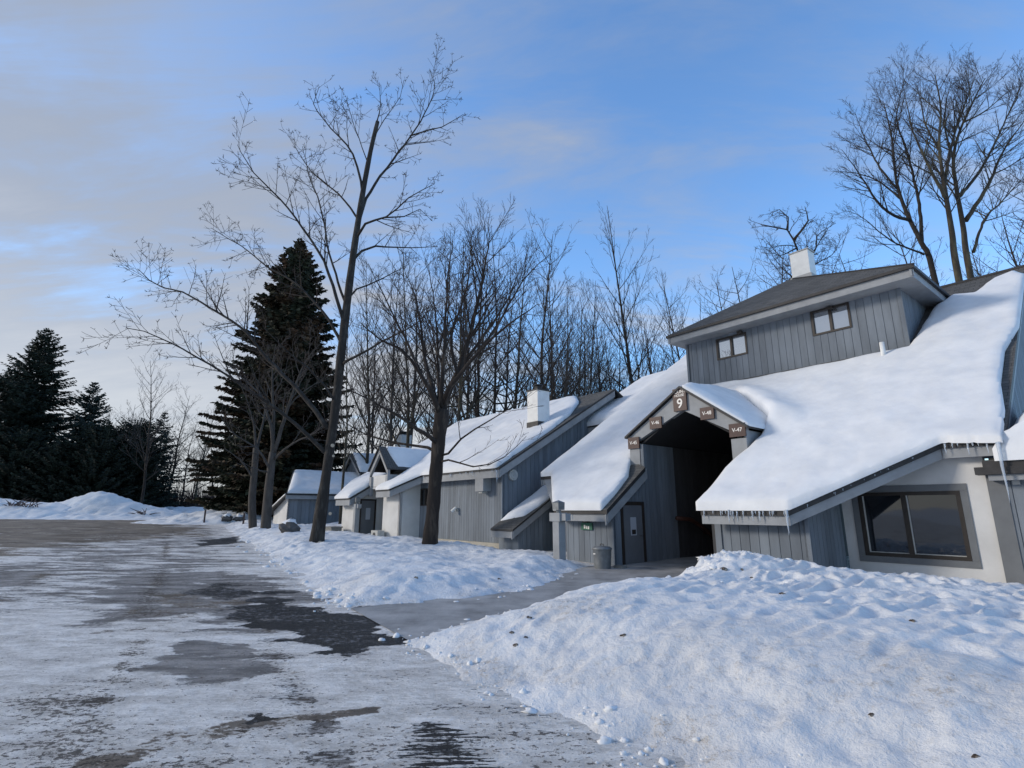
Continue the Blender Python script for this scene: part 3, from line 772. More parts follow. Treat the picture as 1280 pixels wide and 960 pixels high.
m = MB(); bars(m,'a',-30.2,1,[(12.9,12.995,.3,2.45),(13.805,13.9,.3,2.45),(12.997,13.803,2.363,2.45)],.03,.1); B2.part(m,'door_frame','dark_frame',parent=d2)
m = MB(); m.box(-30.188,-30.18,13.28,13.55,1.3,1.95); B2.part(m,'vision_panel','notice',parent=d2)
# portal of building two
m = MB()
pc, pl_, pr_ = -28.72, -29.9, -27.55
m.box(pl_,pl_+.25,13.25,13.4,2.6,3.7); m.box(pr_-.25,pr_,13.25,13.4,2.6,3.7)
for p,q in (((pl_,3.7),(pc,4.95)),((pc,4.95),(pr_,3.7))):
    m.prism([(p[0],13.25,p[1]),(q[0],13.25,q[1]),(q[0],13.25,q[1]+.35),(p[0],13.25,p[1]+.35)],(0,.14,0))
m.box(pr_-.08,pr_,13.4,15.2,2.8,3.75)
B2.part(m,'portal_frame','trim')
m = MB()
for p,q in (((pl_-.1,4.0),(pc,5.32)),((pc,5.32),(pr_+.1,4.0))):
    f = [(p[0],13.15,p[1]),(q[0],13.15,q[1]),(q[0],17,q[1]),(p[0],17,p[1])]
    m.slab([(a,b,z+.07) for a,b,z in f],f,0,1)
pr2 = B2.part(m,'portal_roof',['shingle','drip'])
snow_cover(B2,[(pc+.03,13.6),(pr_+.05,13.8),(pr_+.1,17),(pc+.03,17)],lambda a,b: 5.39-1.13*(a-pc),.16,.1,.05,.3,44,parent=pr2)
# chimney and pipes
def chimney(B, a, b, z0, z1, w, d, roofpart, zbase):
    m = MB(); m.box(a-w/2-.03,a+w/2+.03,b-d/2-.03,b+d/2+.03,z0,zbase); B.part(m,'chimney_flashing','drip',parent=roofpart)
    m = MB(); m.box(a-w/2,a+w/2,b-d/2,b+d/2,zbase+.002,z1); B.part(m,'chimney','white_paint',parent=roofpart)
    m = MB(); m.box(a-w/2-.04,a+w/2+.04,b-d/2-.04,b+d/2+.04,z1+.002,z1+.06); m.tube([(a,b,z1+.06),(a,b,z1+.28)],[w*.24,w*.24],10); m.tube([(a,b,z1+.3),(a,b,z1+.36)],[w*.34,w*.3],10)
    m.tube([(a,b,z1+.26),(a,b,z1+.31)],[.03,.03],6)
    B.part(m,'chimney_cap','drip',parent=roofpart)
chimney(B2,-20.2,17.85,5.0,7.75,.8,.8,roof2,6.15)
m = MB(); m.tube([(-22.3,20.4,7.0),(-22.3,20.4,8.0)],[.09,.09],10); B2.part(m,'vent_pipe','chimney_gray',True)
m = MB(); m.tube([(-22.3,20.4,8.0),(-22.3,20.4,8.12)],[.15,.13],10); B2.part(m,'vent_cap','drip',True)
icicles(B2,(-25,13.97),(-18.5,13.97),z2,12,.08,.3,rng,.1,.02)
icicle(B2,-18.55,13.98,3.5,.6,.03)
# shelter lean-to at its end
L2 = Bld('shed', -18.2, 15.5, 'small snow topped lean-to shed in the gap between the two condo buildings','shed')
zs = lambda a,b: 1.08+.6*(b-13.85)
q = [(-18.8,13.85),(-17.3,13.85),(-17.3,18.2),(-18.8,18.2)]
m = MB(); m.slab([(a,b,zs(a,b)) for a,b in q],[(a,b,zs(a,b)-.08) for a,b in q],0,1); lr2 = L2.part(m,'roof',['shingle','drip'])
snow_cover(L2,[(-18.75,14.35),(-18.3,14.5),(-17.6,14.7),(-17.4,15.4),(-17.32,18.1),(-18.75,18.1)],zs,.18,.08,.04,.3,51,parent=lr2)
m = MB(); board(m,q[0],q[1],zs,.083,.28); board(m,q[1],q[2],zs,.083,.3); L2.part(m,'fascia','trim')
m = MB(); siding(m,'a',-17.5,1,[[(14.3,-.3),(18.2,-.3),(18.2,3.5),(14.3,1.2)]],pitch=.22); m.box(-18.8,-17.6,14.3,14.4,-.3,.9); L2.part(m,'wall','siding')
# things fixed to building two
x, y = XY(-19.95,14.33); r = empty('box_lantern',(x,y,2.65),ROT); tag(r,'large square box lantern under the eave of the second building','lamp')
m = MB(); m.box(-.33,.3,-.28,.16,0,.66); m.build('housing','trim',r); m = MB(); m.box(-.15,.1,-.2,.1,-.08,-.003); m.build('lens','fixture',r)
x, y = XY(-18.78,15.05); r = empty('round_vent',(x,y,3.35),ROT); tag(r,'round pale vent on the blue grey gable wall','vent')
m = MB(); m.tube([(-.05,0,0),(.05,0,0)],[.24,.24],24); m.build('rim','fixture',r); m = MB(); m.tube([(.051,0,0),(.07,0,0)],[.17,.15],24); m.tube([(.071,0,0),(.085,0,0)],[.05,.05],12); m.build('cover','chimney_gray',r)
x, y = XY(-22.36,14.42); r = empty('wall_lamp',(x,y,1.86),ROT); tag(r,'small white wall lamp on the board wall right of the maple trunk','lamp')
m = MB(); m.tube([(0,.08,0),(0,-.02,0)],[.09,.09],14); m.build('mount','fixture',r); m = MB(); m.tube([(.05,-.05,.1),(-.03,-.14,-.03),(-.08,-.2,-.1)],[.06,.08,.09],12); m.build('shade','white_paint',r)
post_light(-29.55,12.45,.3,1.9,.26,'thin grey lamp post beside the far dark door')
x, y = XY(-31.4,11.9); r = empty('planter_box',(x,y,.35),ROT); tag(r,'low grey planter box on the snow beside the far white wall','planter')
m = MB(); m.box(-.55,.5,-.3,.3,-.2,.5); m.build('box','planter',r); m = MB(); m.box(-.6,.55,-.35,.35,.501,.56); m.build('rim','planter',r)
x, y = XY(-27.7,12.95); r = empty('condenser_unit',(x,y,.35),ROT); tag(r,'small pale condenser unit at the foot of the far white wall','unit')
m = MB(); m.box(-.45,.35,-.2,.2,-.1,.42); m.build('housing','fixture',r); m = MB(); m.tube([(-.05,-.205,.17),(-.05,-.22,.17)],[.15,.15],16); m.build('grille','drip',r)

# ================================================================== BUILDING THREE AND FOUR (far left of the row)
a3, b3 = AB(G(357,661,.45)); 
B3 = Bld('garage_building', a3-2, b3+3, 'low blue grey garage with a white front corner behind the tallest bare tree', z=.4)
m = MB(); siding(m,'a',a3,1,[[(b3,.1),(b3+9,.1),(b3+9,2.95),(b3,2.95)]],pitch=.3); B3.part(m,'wall','siding')
m = MB(); siding(m,'b',b3,-1,[[(a3-3.5,.1),(a3,.1),(a3,2.95),(a3-3.5,2.0)]],boards=False); B3.part(m,'stucco_wall','stucco')
m = MB()
z3 = lambda a,b: 3.05+.42*(a3+.4-a)
hp = [(a3+.4,b3-.3),(a3+.4,b3+9.5),(a3-4.5,b3+9.5),(a3-4.5,b3+1.5)]
m.slab([(a,b,z3(a,b)) for a,b in hp],[(a,b,z3(a,b)-.12) for a,b in hp],0,1)
zf3 = lambda a,b: 3.05-.33*(a3+.4-a)+.28*(b-b3+.3)
fp = [(a3+.39,b3-.32),(a3-4.4,b3+1.5),(a3-4.4,b3-.3),(a3-2.5,b3-.5)]
m.slab([(a,b,zf3(a,b)) for a,b in fp[::-1]],[(a,b,zf3(a,b)-.12) for a,b in fp[::-1]],0,1)
r3 = B3.part(m,'roof',['shingle','drip'])
snow_cover(B3,[(a3+.36,b3-.2),(a3+.36,b3+9.4),(a3-4.4,b3+9.4),(a3-4.4,b3+1.6)],z3,.25,.16,.1,.4,61,parent=r3)
snow_cover(B3,[(a3+.2,b3-.3),(a3-4.2,b3+1.3),(a3-4.2,b3-.2),(a3-2.5,b3-.45)],zf3,.22,.16,.1,.4,62,parent=r3)
m = MB(); board(m,hp[0],hp[1],z3,.123,.3); B3.part(m,'fascia','trim')
p4 = W(440,600,50); a4,b4 = AB(p4)
B4 = Bld('condo_building', a4, b4+3, 'farthest blue grey gabled condo building with a snowy roof and pale chimney', z=.6)
m = MB(); hw = 1.9
siding(m,'b',b4,-1,[[(a4-hw,.3),(a4+hw,.3),(a4+hw,5.2),(a4,6.6),(a4-hw,5.2)]],pitch=.3)
siding(m,'a',a4+hw,1,[[(b4,.3),(b4+9,.3),(b4+9,5.2),(b4,5.2)]],pitch=.3); B4.part(m,'wall','siding')
m = MB()
for p,q_ in (((a4-hw-.5,5.0),(a4,6.85)),((a4,6.85),(a4+hw+.5,5.0))):
    f = [(p[0],b4-.4,p[1]),(q_[0],b4-.4,q_[1]),(q_[0],b4+9,q_[1]),(p[0],b4+9,p[1])]; m.slab([(x_,y_,z_+.1) for x_,y_,z_ in f],f,0,1)
r4 = B4.part(m,'roof',['shingle','drip'])
snow_cover(B4,[(a4+.05,b4-.1),(a4+hw+.5,b4-.3),(a4+hw+.5,b4+9),(a4+.05,b4+9)],lambda a,b: 6.95-.77*(a-a4),.3,.2,.1,.4,71,parent=r4)
m = MB(); 
for p,q_ in (((a4-hw-.5,4.97),(a4,6.82)),((a4,6.82),(a4+hw+.5,4.97))): m.prism([(p[0],b4-.36,p[1]-.3),(q_[0],b4-.36,q_[1]-.3),(q_[0],b4-.36,q_[1]),(p[0],b4-.36,p[1])],(0,.06,0))
B4.part(m,'fascia','trim')
chimney(B4,a4+1.0,b4+4.5,5.5,8.9,1.3,1.1,r4,7.5)
# pale low house beyond the conifers at the far left
p5 = W(50,640,84); a5,b5 = AB(p5)
B5 = Bld('far_house', a5, b5, 'low bluish house half hidden under the far left conifers', z=.9)
m = MB(); m.box(a5-14,a5+14,b5,b5+6,.3,3.1); B5.part(m,'wall','blue_panel')
m = MB(); m.slab([(a5-15,b5-.6,3.1),(a5+15,b5-.6,3.1),(a5+15,b5+3,4.4),(a5-15,b5+3,4.4)],[(a5-15,b5-.6,3.0),(a5+15,b5-.6,3.0),(a5+15,b5+3,4.3),(a5-15,b5+3,4.3)]); B5.part(m,'roof','drip')
for i in range(4):
    f5 = window(B5,'b',b5,-1,a5-11+6*i,a5-9.2+6*i,1.4,2.5,'trim','glass_dark',.08,(.5,))

# ================================================================== GROUND
def grid_mesh(name, X, Y, Z, keep, attrs, matn, smooth=True):
    R, C = X.shape
    ok = keep[:-1,:-1]|keep[1:,:-1]|keep[:-1,1:]|keep[1:,1:]
    q = np.argwhere(ok); r, c = q[:,0], q[:,1]
    F = np.stack([r*C+c, r*C+c+1, (r+1)*C+c+1, (r+1)*C+c], 1)
    used = np.unique(F); remap = -np.ones(R*C, int); remap[used] = np.arange(len(used))
    F = remap[F]
    co = np.stack([X.ravel()[used], Y.ravel()[used], Z.ravel()[used]], 1).astype(np.float32)
    me = bpy.data.meshes.new(name)
    me.vertices.add(len(co)); me.vertices.foreach_set('co', co.ravel())
    me.loops.add(F.size); me.loops.foreach_set('vertex_index', F.ravel().astype(np.int32))
    me.polygons.add(len(F)); me.polygons.foreach_set('loop_start', np.arange(0,F.size,4,dtype=np.int32))
    me.update(calc_edges=True); me.validate()
    me.polygons.foreach_set('use_smooth', np.ones(len(me.polygons), bool))
    for k, A in attrs.items():
        at = me.attributes.new(k, 'FLOAT', 'POINT'); at.data.foreach_set('value', A.ravel()[used].astype(np.float32))
    me.materials.append(MATS[matn])
    o = bpy.data.objects.new(name, me); COL.objects.link(o); return o
def pxpoly(pts, z=0.0): return [tuple(G(x,y,z)[:2]) for x,y in pts]

# base ground to the horizon
rr = np.concatenate([np.linspace(0,10,6), np.geomspace(12,900,60)]); aa = np.linspace(0,2*np.pi,121)
RR, AA = np.meshgrid(rr, aa, indexing='ij'); X = RR*np.sin(AA); Y = RR*np.cos(AA)
Z = gz(X,Y)-.10
g = grid_mesh('ground', X, Y, Z, np.ones(X.shape,bool), {'dirt':np.zeros(X.shape)}, 'snow_far'); tag(g, kind='structure')

# road / parking court: a sheet with baked masks for where the asphalt shows
rr = np.geomspace(1.2, 125, 420); aa = np.radians(np.arange(-105, 75, .33))
RR, AA = np.meshgrid(rr, aa, indexing='ij'); X = RR*np.sin(AA); Y = RR*np.cos(AA)
Z = gz(X,Y) + .006*fbm(X*.6,Y*.9,3,4)
def patch(pts, soft=.35, amp=.3, sc=1.2, seed=0):
    d,_,_ = sdf(X, Y, pxpoly(pts)); d = d + amp*fbm(X*sc*.6, Y*sc*1.5, 4, seed)
    return sst(-soft, soft, d)
mxm = lambda *a: np.maximum.reduce(a)
wet = mxm(patch([(292,768),(312,748),(345,738),(362,756),(430,764),(462,769),(503,793),(478,805),(432,827),(404,812),(378,798),(330,786)],.25,.45,1.3,1),
          patch([(246,684),(300,679),(304,687),(250,690)],.4,.5,.8,2),
          patch([(448,758),(520,754),(505,764),(470,768)],.2,.15,2,3),
          patch([(225,742),(265,732),(300,730),(330,742),(280,752)],.2,.25,1.3,4)*.75)
wet = np.maximum(wet, .92*patch([(300,896),(330,888),(345,898),(315,905)],.06,.08,4,5))
ice = mxm(patch([(185,838),(235,800),(320,802),(342,838),(275,850)],.2,.3,1.3,6),
          patch([(105,745),(150,722),(290,716),(335,735),(272,765),(110,785),(40,788),(140,768)],.4,.6,.8,7),
          patch([(-20,720),(56,720),(50,737),(-20,740)],.4,.4,.8,8),
          patch([(240,725),(410,745),(350,800),(250,790)],.5,.4,.8,9)*.8)
ice = np.maximum(ice, .6*patch([(90,670),(270,655),(290,700),(330,735),(0,760),(-50,720)],1.5,1.2,.3,10))
dirt = mxm(patch([(-80,668),(20,660),(140,655),(235,662),(232,680),(110,688),(40,700),(-80,715)],2.0,2.2,.25,11),
           .85*patch([(60,650),(190,648),(235,655),(100,662)],2.5,2,.2,12),
           .74*patch([(60,985),(95,950),(200,917),(330,897),(470,884),(472,891),(340,909),(215,934),(140,965),(110,985)],.05,.07,3,13),
           .5*patch([(195,742),(300,740),(330,752),(180,790),(130,790)],.3,.4,.9,14))
crumb = mxm(patch([(170,800),(185,800),(150,850),(135,890),(95,950),(60,960),(110,880),(140,840)],.15,.2,2.5,15),
            .7*patch([(0,880),(120,860),(180,960),(0,960)],.5,.4,1.2,16), .6*patch([(170,960),(260,900),(330,905),(300,960)],.3,.3,1.5,17),
            .5*patch([(330,960),(480,900),(700,900),(760,960)],.4,.3,1.5,18))
tread = mxm(patch([(470,985),(500,940),(530,900),(560,905),(600,930),(660,960),(690,985)],.22,.2,2,19),
            .8*patch([(620,880),(650,882),(690,893),(725,903),(720,908),(670,898),(625,887)],.05,.06,4,20),
            .45*patch([(540,820),(640,850),(760,930),(720,960),(560,880)],.3,.2,1.5,21))
q_ = X*.857+Y*.515 + .22*fbm(X*.12,Y*.12,3,61)
for o_ in (1.35,-.4,-3.2,-4.9,-7.5,-9.2,-13,-14.7,-18,-19.7):
    tk = np.exp(-((q_-o_)/(.20+.05*np.clip(Y/20,0,3)))**2)*sst(-.7,.2,fbm(X*.3,Y*.3,3,int(70+o_*3)))
    kf = 1.0 if o_ == -.4 else .62
    ice = np.maximum(ice, .78*kf*tk); dirt = np.maximum(dirt, .48*kf*tk); crumb = np.maximum(crumb, .8*kf*tk)
    if o_ == -.4: wet = np.maximum(wet, .50*tk*sst(12,8,Y)*sst(3.5,5,Y))
road = grid_mesh('road', X, Y, Z, np.ones(X.shape,bool), {'wet':wet,'ice':ice,'dirt':dirt,'crumb':crumb,'tread':tread}, 'road_surface'); tag(road, kind='structure')

# concrete path
L_ = [(-3.1,11.0),(-1.7,12.1),(-.1,13.45),(1.3,16.2)] + [XY(-12.6,13.2), XY(-12.14,14.0), XY(-12.14,23.9)]
R_ = [(-1.5,8.4),(.3,10.2),(2.2,12.0),(4.2,13.8)] + [XY(-8.7,13.4), XY(-8.66,14.0), XY(-8.66,23.9)]
m = MB()
K = 8
Lp = []; Rp = []
for P_, O_ in ((L_,Lp),(R_,Rp)):
    for i in range(len(P_)-1):
        for k in range(K): t = k/K; O_.append((P_[i][0]*(1-t)+P_[i+1][0]*t, P_[i][1]*(1-t)+P_[i+1][1]*t))
    O_.append(P_[-1])
for i in range(len(Lp)-1):
    q = [Lp[i],Rp[i],Rp[i+1],Lp[i+1]]
    m.add([(x_,y_,float(gz(x_,y_))+.010) for x_,y_ in q],[(0,1,2,3)])
pth = m.build('path','concrete_wet'); tag(pth, kind='structure')

# snow banks
def bank(name, poly, step, H, w, lumps, bbox, dirtf, matn='snow', seed=0, wob=.18, slopef=None):
    X, Y = np.meshgrid(np.arange(bbox[0],bbox[1],step), np.arange(bbox[2],bbox[3],step))
    d,_,_ = sdf(X, Y, poly)
    d = d + wob*fbm(X*.9,Y*.9,4,seed) + wob*.4*fbm(X*4,Y*4,2,seed+3)
    t_ = np.clip(d/w,0,1); prof = .55*(1-(1-t_)**2)+.45*t_*t_*(3-2*t_)
    h = H(X,Y)*prof
    mask = np.clip(d/(w*.5),0,1)
    h = h + lumps(X,Y)*mask
    Z = gz(X,Y) + np.where(d > 0, h, d*.5)
    o = grid_mesh(name, X, Y, Z, d > -.25, {'dirt':np.clip(dirtf(X,Y,d),0,1)}, matn); tag(o, kind='structure')
    HF[name] = (X, Y, Z)
    return o
HF = {}
def hgt(name, x, y):
    X, Y, Z = HF[name]; j = int(np.argmin(abs(X[0]-x))); i = int(np.argmin(abs(Y[:,0]-y))); return float(Z[i,j])
def gauss(X,Y,cx,cy,sx,sy=None): sy = sy or sx; return np.exp(-(((X-cx)/sx)**2+((Y-cy)/sy)**2))
# near mound
mound = [(-1.55,8.35),(-.75,9.6),(.7,11.0),(2.35,12.65),(4.0,13.95),XY(-8.75,13.35),XY(-8.5,14.05),XY(-6.0,14.05),XY(-5.98,16.05),XY(-2.8,16.05),XY(2,16.2),(24,6),(24,-3),(6.5,-2.5),(3.9,1.2),(2.3,3.1),(1.35,4.4),(.75,5.2),(0,6.15),(-.8,7.25)]
def Hm(X,Y):
    a = X*U[0]+Y*U[1]; b = X*V[0]+Y*V[1]
    wallf = sst(16.0,13.4,b)
    near = .46 + .22*gauss(X,Y,1.6,10.0,1.4,1.2) + .50*gauss(X,Y,4.7,12.9,1.3,1.2) + .16*gauss(X,Y,6.2,11.5,1.5,1.5) + .10*gauss(X,Y,4,7,2.5)
    return np.clip(.06 + near*(.25+.75*wallf), .05, 2)
def lm(X,Y):
    xr = X*.8+Y*.6; yr = -X*.6+Y*.8
    rip = np.abs(pn(xr*1.6+.4*pn(X*1.3,Y*1.3,5),yr*3.3,77))*-.24+.07
    rough = sst(-2.5,.5,fbm(X*.35,Y*.35,2,90)*2+ (Y-7)*.45)*(.15+.85*sst(1.8,4.6,X+.25*(Y-9)))
    return (rip*.70+.055*fbm(X*1.2,Y*1.2,3,31))*(.30+.70*rough) + .010*fbm(X*5,Y*5,4,35) + .06*gauss(X,Y,4.6,13.0,1.2)*fbm(X*3.2,Y*3.2,3,39)*1.6
def dm(X,Y,d):
    return .95*sst(1.1,.0,d)*(Y<12)*sst(-.6,.5,fbm(X*.8,Y*.8,3,41)) + 1.0*gauss(X,Y,.9,8.2,.7,.7) + .5*gauss(X,Y,2.4,5.8,1.6,1.2) + .6*gauss(X,Y,3.6,4.6,.8)+.12
bank('snow_bank', mound, .04, Hm, 2.3, lm, (-2.4,12.5,-.5,16.5), dm, seed=11)
bank('snow_bank', [(12.4,-3),(24,-3),(24,8),(12.4,12)], .25, Hm, .2, lm, (12.3,24.2,-3,12), lambda X,Y,d: X*0, seed=11, wob=.0) if False else None
# middle bank with the trees
mid = pxpoly([(430,757),(392,738),(340,704),(300,681)],0) + [(-20,39),(-27,52),(-31,58),(-16,56)] + [XY(a3-4,b3+.1),XY(a3,b3-.05),XY(a3+.1,b3+9),XY(-33.6,16),XY(-32.1,12.65),XY(-30.1,12.6),XY(-30.1,15),XY(-28,15),XY(-28.05,13.35),XY(-26,13.3),XY(-26,14.5),XY(-17.6,14.55),XY(-14.0,16.0),XY(-14.4,13.95),XY(-13.0,13.95),XY(-12.75,13.2)] + [(1.6,15.9),(.15,13.15),(-1.45,11.9)]
def Hb(X,Y):
    return .30 + .20*gauss(X,Y,-2.8,12.8,2.2,1.4) + .14*fbm(X*.25,Y*.25,2,5) + .16*gauss(X,Y,-9,24,5) + .3*gauss(X,Y,1.3,17.6,.9,.7) - .12*gauss(X,Y,-2,21.5,3.5,1.8)
bank('snow_bank', mid, .085, Hb, 1.9,
     lambda X,Y: .06*fbm(X*1.1,Y*1.1,4,15)+.06*np.abs(pn(X*2.2,Y*2.2,16))*-1+.022*fbm(X*5,Y*5,3,18), (-32,4.5,10.5,58), 
     lambda X,Y,d: .7*sst(.75,.05,d)*sst(-.4,.6,fbm(X*.9,Y*.9,3,19))+.6*gauss(X,Y,-3.6,13.6,.5,1.2)+.06, seed=23, wob=.30)
# far piles pushed up beside the court
def pile(name, cx, cy, poly_r, hts, step, seed, dirt):
    ang = np.linspace(0,2*np.pi,25)[:-1]
    poly = [(cx+poly_r[0]*math.cos(t), cy+poly_r[1]*math.sin(t)) for t in ang]
    bank(name, poly, step, lambda X,Y: sum(h*gauss(X,Y,cx+ox,cy+oy,sx,sy) for h,ox,oy,sx,sy in hts)+.15, 2.5,
         lambda X,Y: .16*fbm(X*.8,Y*.8,4,seed)+.10*fbm(X*2.5,Y*2.5,3,seed+1), (cx-poly_r[0]-1,cx+poly_r[0]+1,cy-poly_r[1]-1,cy+poly_r[1]+1), dirt, seed=seed, wob=.5)
c1 = W(128,645,58)
pile('snow_pile', c1.x, c1.y, (13,6.5), [(2.2,-.3,0,3.2,3),(1.0,-4.5,0,3,3),(.9,4.5,0,3.4,3)], .28, 101, lambda X,Y,d: .7*gauss(X,Y,c1.x+1.5,c1.y-2.8,2.2,1.4)+.08)
c2 = W(15,645,56)
pile('snow_pile', c2.x, c2.y, (10,5), [(1.7,-2,0,5,3),(1.0,5,0,3,3)], .28, 111, lambda X,Y,d: .4*gauss(X,Y,c2.x,c2.y-2.5,3,1.2)+.08)
c3 = W(225,640,72)
pile('snow_pile', c3.x, c3.y, (9,4), [(.9,-2,0,4,3),(.7,4,0,3,3)], .4, 121, lambda X,Y,d: X*0+.05)
c4 = W(268,653,50)
pile('snow_pile', c4.x, c4.y, (6.5,5.5), [(.75,-1,1,3,3),(.6,3,-1,3,3)], .25, 131, lambda X,Y,d: X*0+.12)

# ================================================================== SMALL THINGS ON THE SNOW
def clump(name, x, y, z, r, label, cat, group=None, matn='leaf_debris', flat=.6, seed=0, snowcap=False):
    R_ = random.Random(seed); root = empty(name, (x,y,z)); tag(root, label, cat, group)
    m = MB(); n, k = 10, 6; vs = []
    for i in range(k+1):
        ph = math.pi*i/k
        for j in range(n):
            th = 2*math.pi*j/n; q = r*(1+.45*float(pn(np.array(j*.9+seed),np.array(i*.8+seed*.3),seed)))
            vs.append((q*math.sin(ph)*math.cos(th), q*.8*math.sin(ph)*math.sin(th), q*flat*math.cos(ph)))
    fs = [(i*n+j,i*n+(j+1)%n,(i+1)*n+(j+1)%n,(i+1)*n+j) for i in range(k) for j in range(n)]
    m.add(vs, fs); m.build('lump' if not snowcap else 'rock', matn, root)
    if snowcap:
        m = MB(); vs2 = [(x_*.8+.03, y_*.8, z_*1.0+r*.28*max(0,z_/(r*flat))) for x_,y_,z_ in vs[:n*3]]
        m.add(vs2, [(i*n+j,i*n+(j+1)%n,(i+1)*n+(j+1)%n,(i+1)*n+j) for i in range(2) for j in range(n)]); m.build('snow_cap','snow_roof',root,smooth=True)
    return root
bank_objs = [o for o in COL.objects if o.name.startswith('snow_bank')]
def drop(x, y):
    """height of the topmost snow or road surface below (x,y)"""
    best = float(gz(x,y))
    for o in ALLB:
        hit, loc, nrm, i = o.ray_cast(Vector((x,y,30)), Vector((0,0,-1)))
        if hit: best = max(best, loc.z)
    return best
ALLB = [o for o in COL.objects if o.name.split('.')[0] in ('snow_bank','snow_pile','road')]
bpy.context.view_layer.update()
def at_surface(px, py):
    """first hit of the survey ray on the ground surfaces"""
    d = Vector(ray(px,py)).normalized(); o0 = Vector((0,0,CZ)); best = None
    for o in ALLB:
        hit, loc, nrm, i = o.ray_cast(o0, d)
        if hit and (best is None or (loc-o0).length < (best-o0).length): best = loc.copy()
    return best
spots = [(661,772,.055),(640,791,.06),(645,806,.05),(657,797,.05),(940,722,.05),(905,711,.10),(927,712,.06),(978,742,.06),(1141,776,.05),(624,724,.08),(520,722,.07),(888,712,.05),(780,794,.05),(1090,893,.03),(1220,945,.035)]
lab = {0:'dirty brown lump at the top edge of the front snow bank',1:'pale brown lump halfway down the front snow bank',5:'largest snowy dirt clod on the peak of the front snow bank',
       9:'dark lump of debris on the bank across the path',10:'small brown lump on the bank left of the path'}
for i,(px,py,r) in enumerate(spots):
    p = at_surface(px,py)
    if p is None: continue
    clump('dirt_clod', p.x, p.y, p.z-.2*r, r*.8, lab.get(i,'small dark clod of dirt lying on the front snow bank'), 'dirt clod', 'dirt clods on the snow banks', seed=i+3)
p = at_surface(362,664)
if p is None: p = W(362,664,36)
clump('boulder', p.x, p.y, p.z+.15, .55, 'dark boulder capped with snow beside the low blue grey building', 'boulder', matn='stone', seed=40, snowcap=True, flat=.6)
for i,(px,py,r,t) in enumerate([(283,650,.5,'dark log end poking out of the far snow left of the thick trunk'),(298,651,.5,'second dark stump in the far snow nearest the thick trunk')]):
    p = at_surface(px,py) or W(px,py,45)
    clump('stump', p.x, p.y, p.z+.1, r, t, 'stump', matn='stone', seed=60+i, flat=.55, snowcap=True)
for i,(px,py,h,t) in enumerate([(255,653,1.0,'thin marker stake standing in the far snow'),(304,655,.8,'short marker stake beside the thick trunk')]):
    p = at_surface(px,py) or W(px,py,50); r = empty('marker_stake',p); tag(r,t,'stake')
    m = MB(); m.box(-.06,.06,-.03,.03,-.3,h); m.build('stake','brush',r); m = MB(); m.box(-.065,.065,-.035,.035,h+.002,h+.1); m.build('tip','planter',r)
R0 = random.Random(77)
def brush_heap(px, py, n, sp, label):
    p = at_surface(px,py) or W(px,py,52)
    r = empty('brush_heap', p); tag(r,label,'brush heap')
    m = MB()
    for i in range(n):
        a = R0.uniform(0,6.28); q = Vector((R0.gauss(0,sp),R0.gauss(0,sp*.4),0)); d = Vector((math.cos(a),.4*math.sin(a),R0.uniform(.1,.8)))*R0.uniform(.5,1.3)
        m.tube([q, q+d*.5+Vector((0,0,.05)), q+d], [.05,.04,.015], 4)
    m.build('branches','brush',r)
brush_heap(14,632,26,.9,'heap of dark cut branches on the far left snow pile')
brush_heap(40,634,10,.5,'few dark branches right of the brush heap on the far snow')
brush_heap(179,643,12,.35,'dark twigs at the right foot of the tall far snow pile')

R8 = random.Random(88); m = MB()
def chunk(x, y, z, r_):
    n, k = 8, 6; sx_, sy_, sz_ = R8.uniform(.7,1.4), R8.uniform(.7,1.4), R8.uniform(.45,.8); sd_ = R8.randrange(999); am = R8.uniform(.5,.9)
    ph, th = np.meshgrid(np.pi*np.arange(k+1)/k, 2*np.pi*np.arange(n)/n, indexing='ij')
    dx, dy, dz = np.sin(ph)*np.cos(th), np.sin(ph)*np.sin(th), np.cos(ph)
    q = r_*(1+am*pn(dx*1.7+dz*1.3+sd_*.37, dy*1.7-dz*1.1+sd_*.71, sd_))
    vs = np.stack([x+q*dx*sx_, y+q*dy*sy_, z+q*dz*sz_], -1).reshape(-1,3).tolist()
    m.add(vs, [(a*n+b_,(a+1)*n+b_,(a+1)*n+(b_+1)%n,a*n+(b_+1)%n) for a in range(k) for b_ in range(n)])
def scatter(poly, i0, i1, n, spread, rmax):
    for q in range(n):
        i = R8.uniform(i0, i1); k = int(i); t = i-k; a = poly[k % len(poly)]; b = poly[(k+1) % len(poly)]
        x_ = a[0]+(b[0]-a[0])*t+R8.gauss(0,spread); y_ = a[1]+(b[1]-a[1])*t+R8.gauss(0,spread)
        r_ = .010+rmax*R8.random()**5; chunk(x_, y_, drop(x_,y_)-r_*.05, r_)
scatter(mound, len(mound)-6, len(mound), 200, .22, .05)
scatter(mound, 0, 5, 140, .20, .06)
scatter(mid, 0, 3, 220, .3, .08)
scatter(mid, len(mid)-3, len(mid), 110, .25, .06)
for q in range(150):
    x_, y_ = 4.6+R8.gauss(0,1.0), 12.9+R8.gauss(0,.8); r_ = .02+.09*R8.random()**3; chunk(x_,y_,drop(x_,y_)-.1*r_,r_)
o = m.build('snow_chunks','snow_roof',smooth=True); tag(o,'crumbled lumps of snow lying along the edges of the snow banks','snow',kind='stuff')

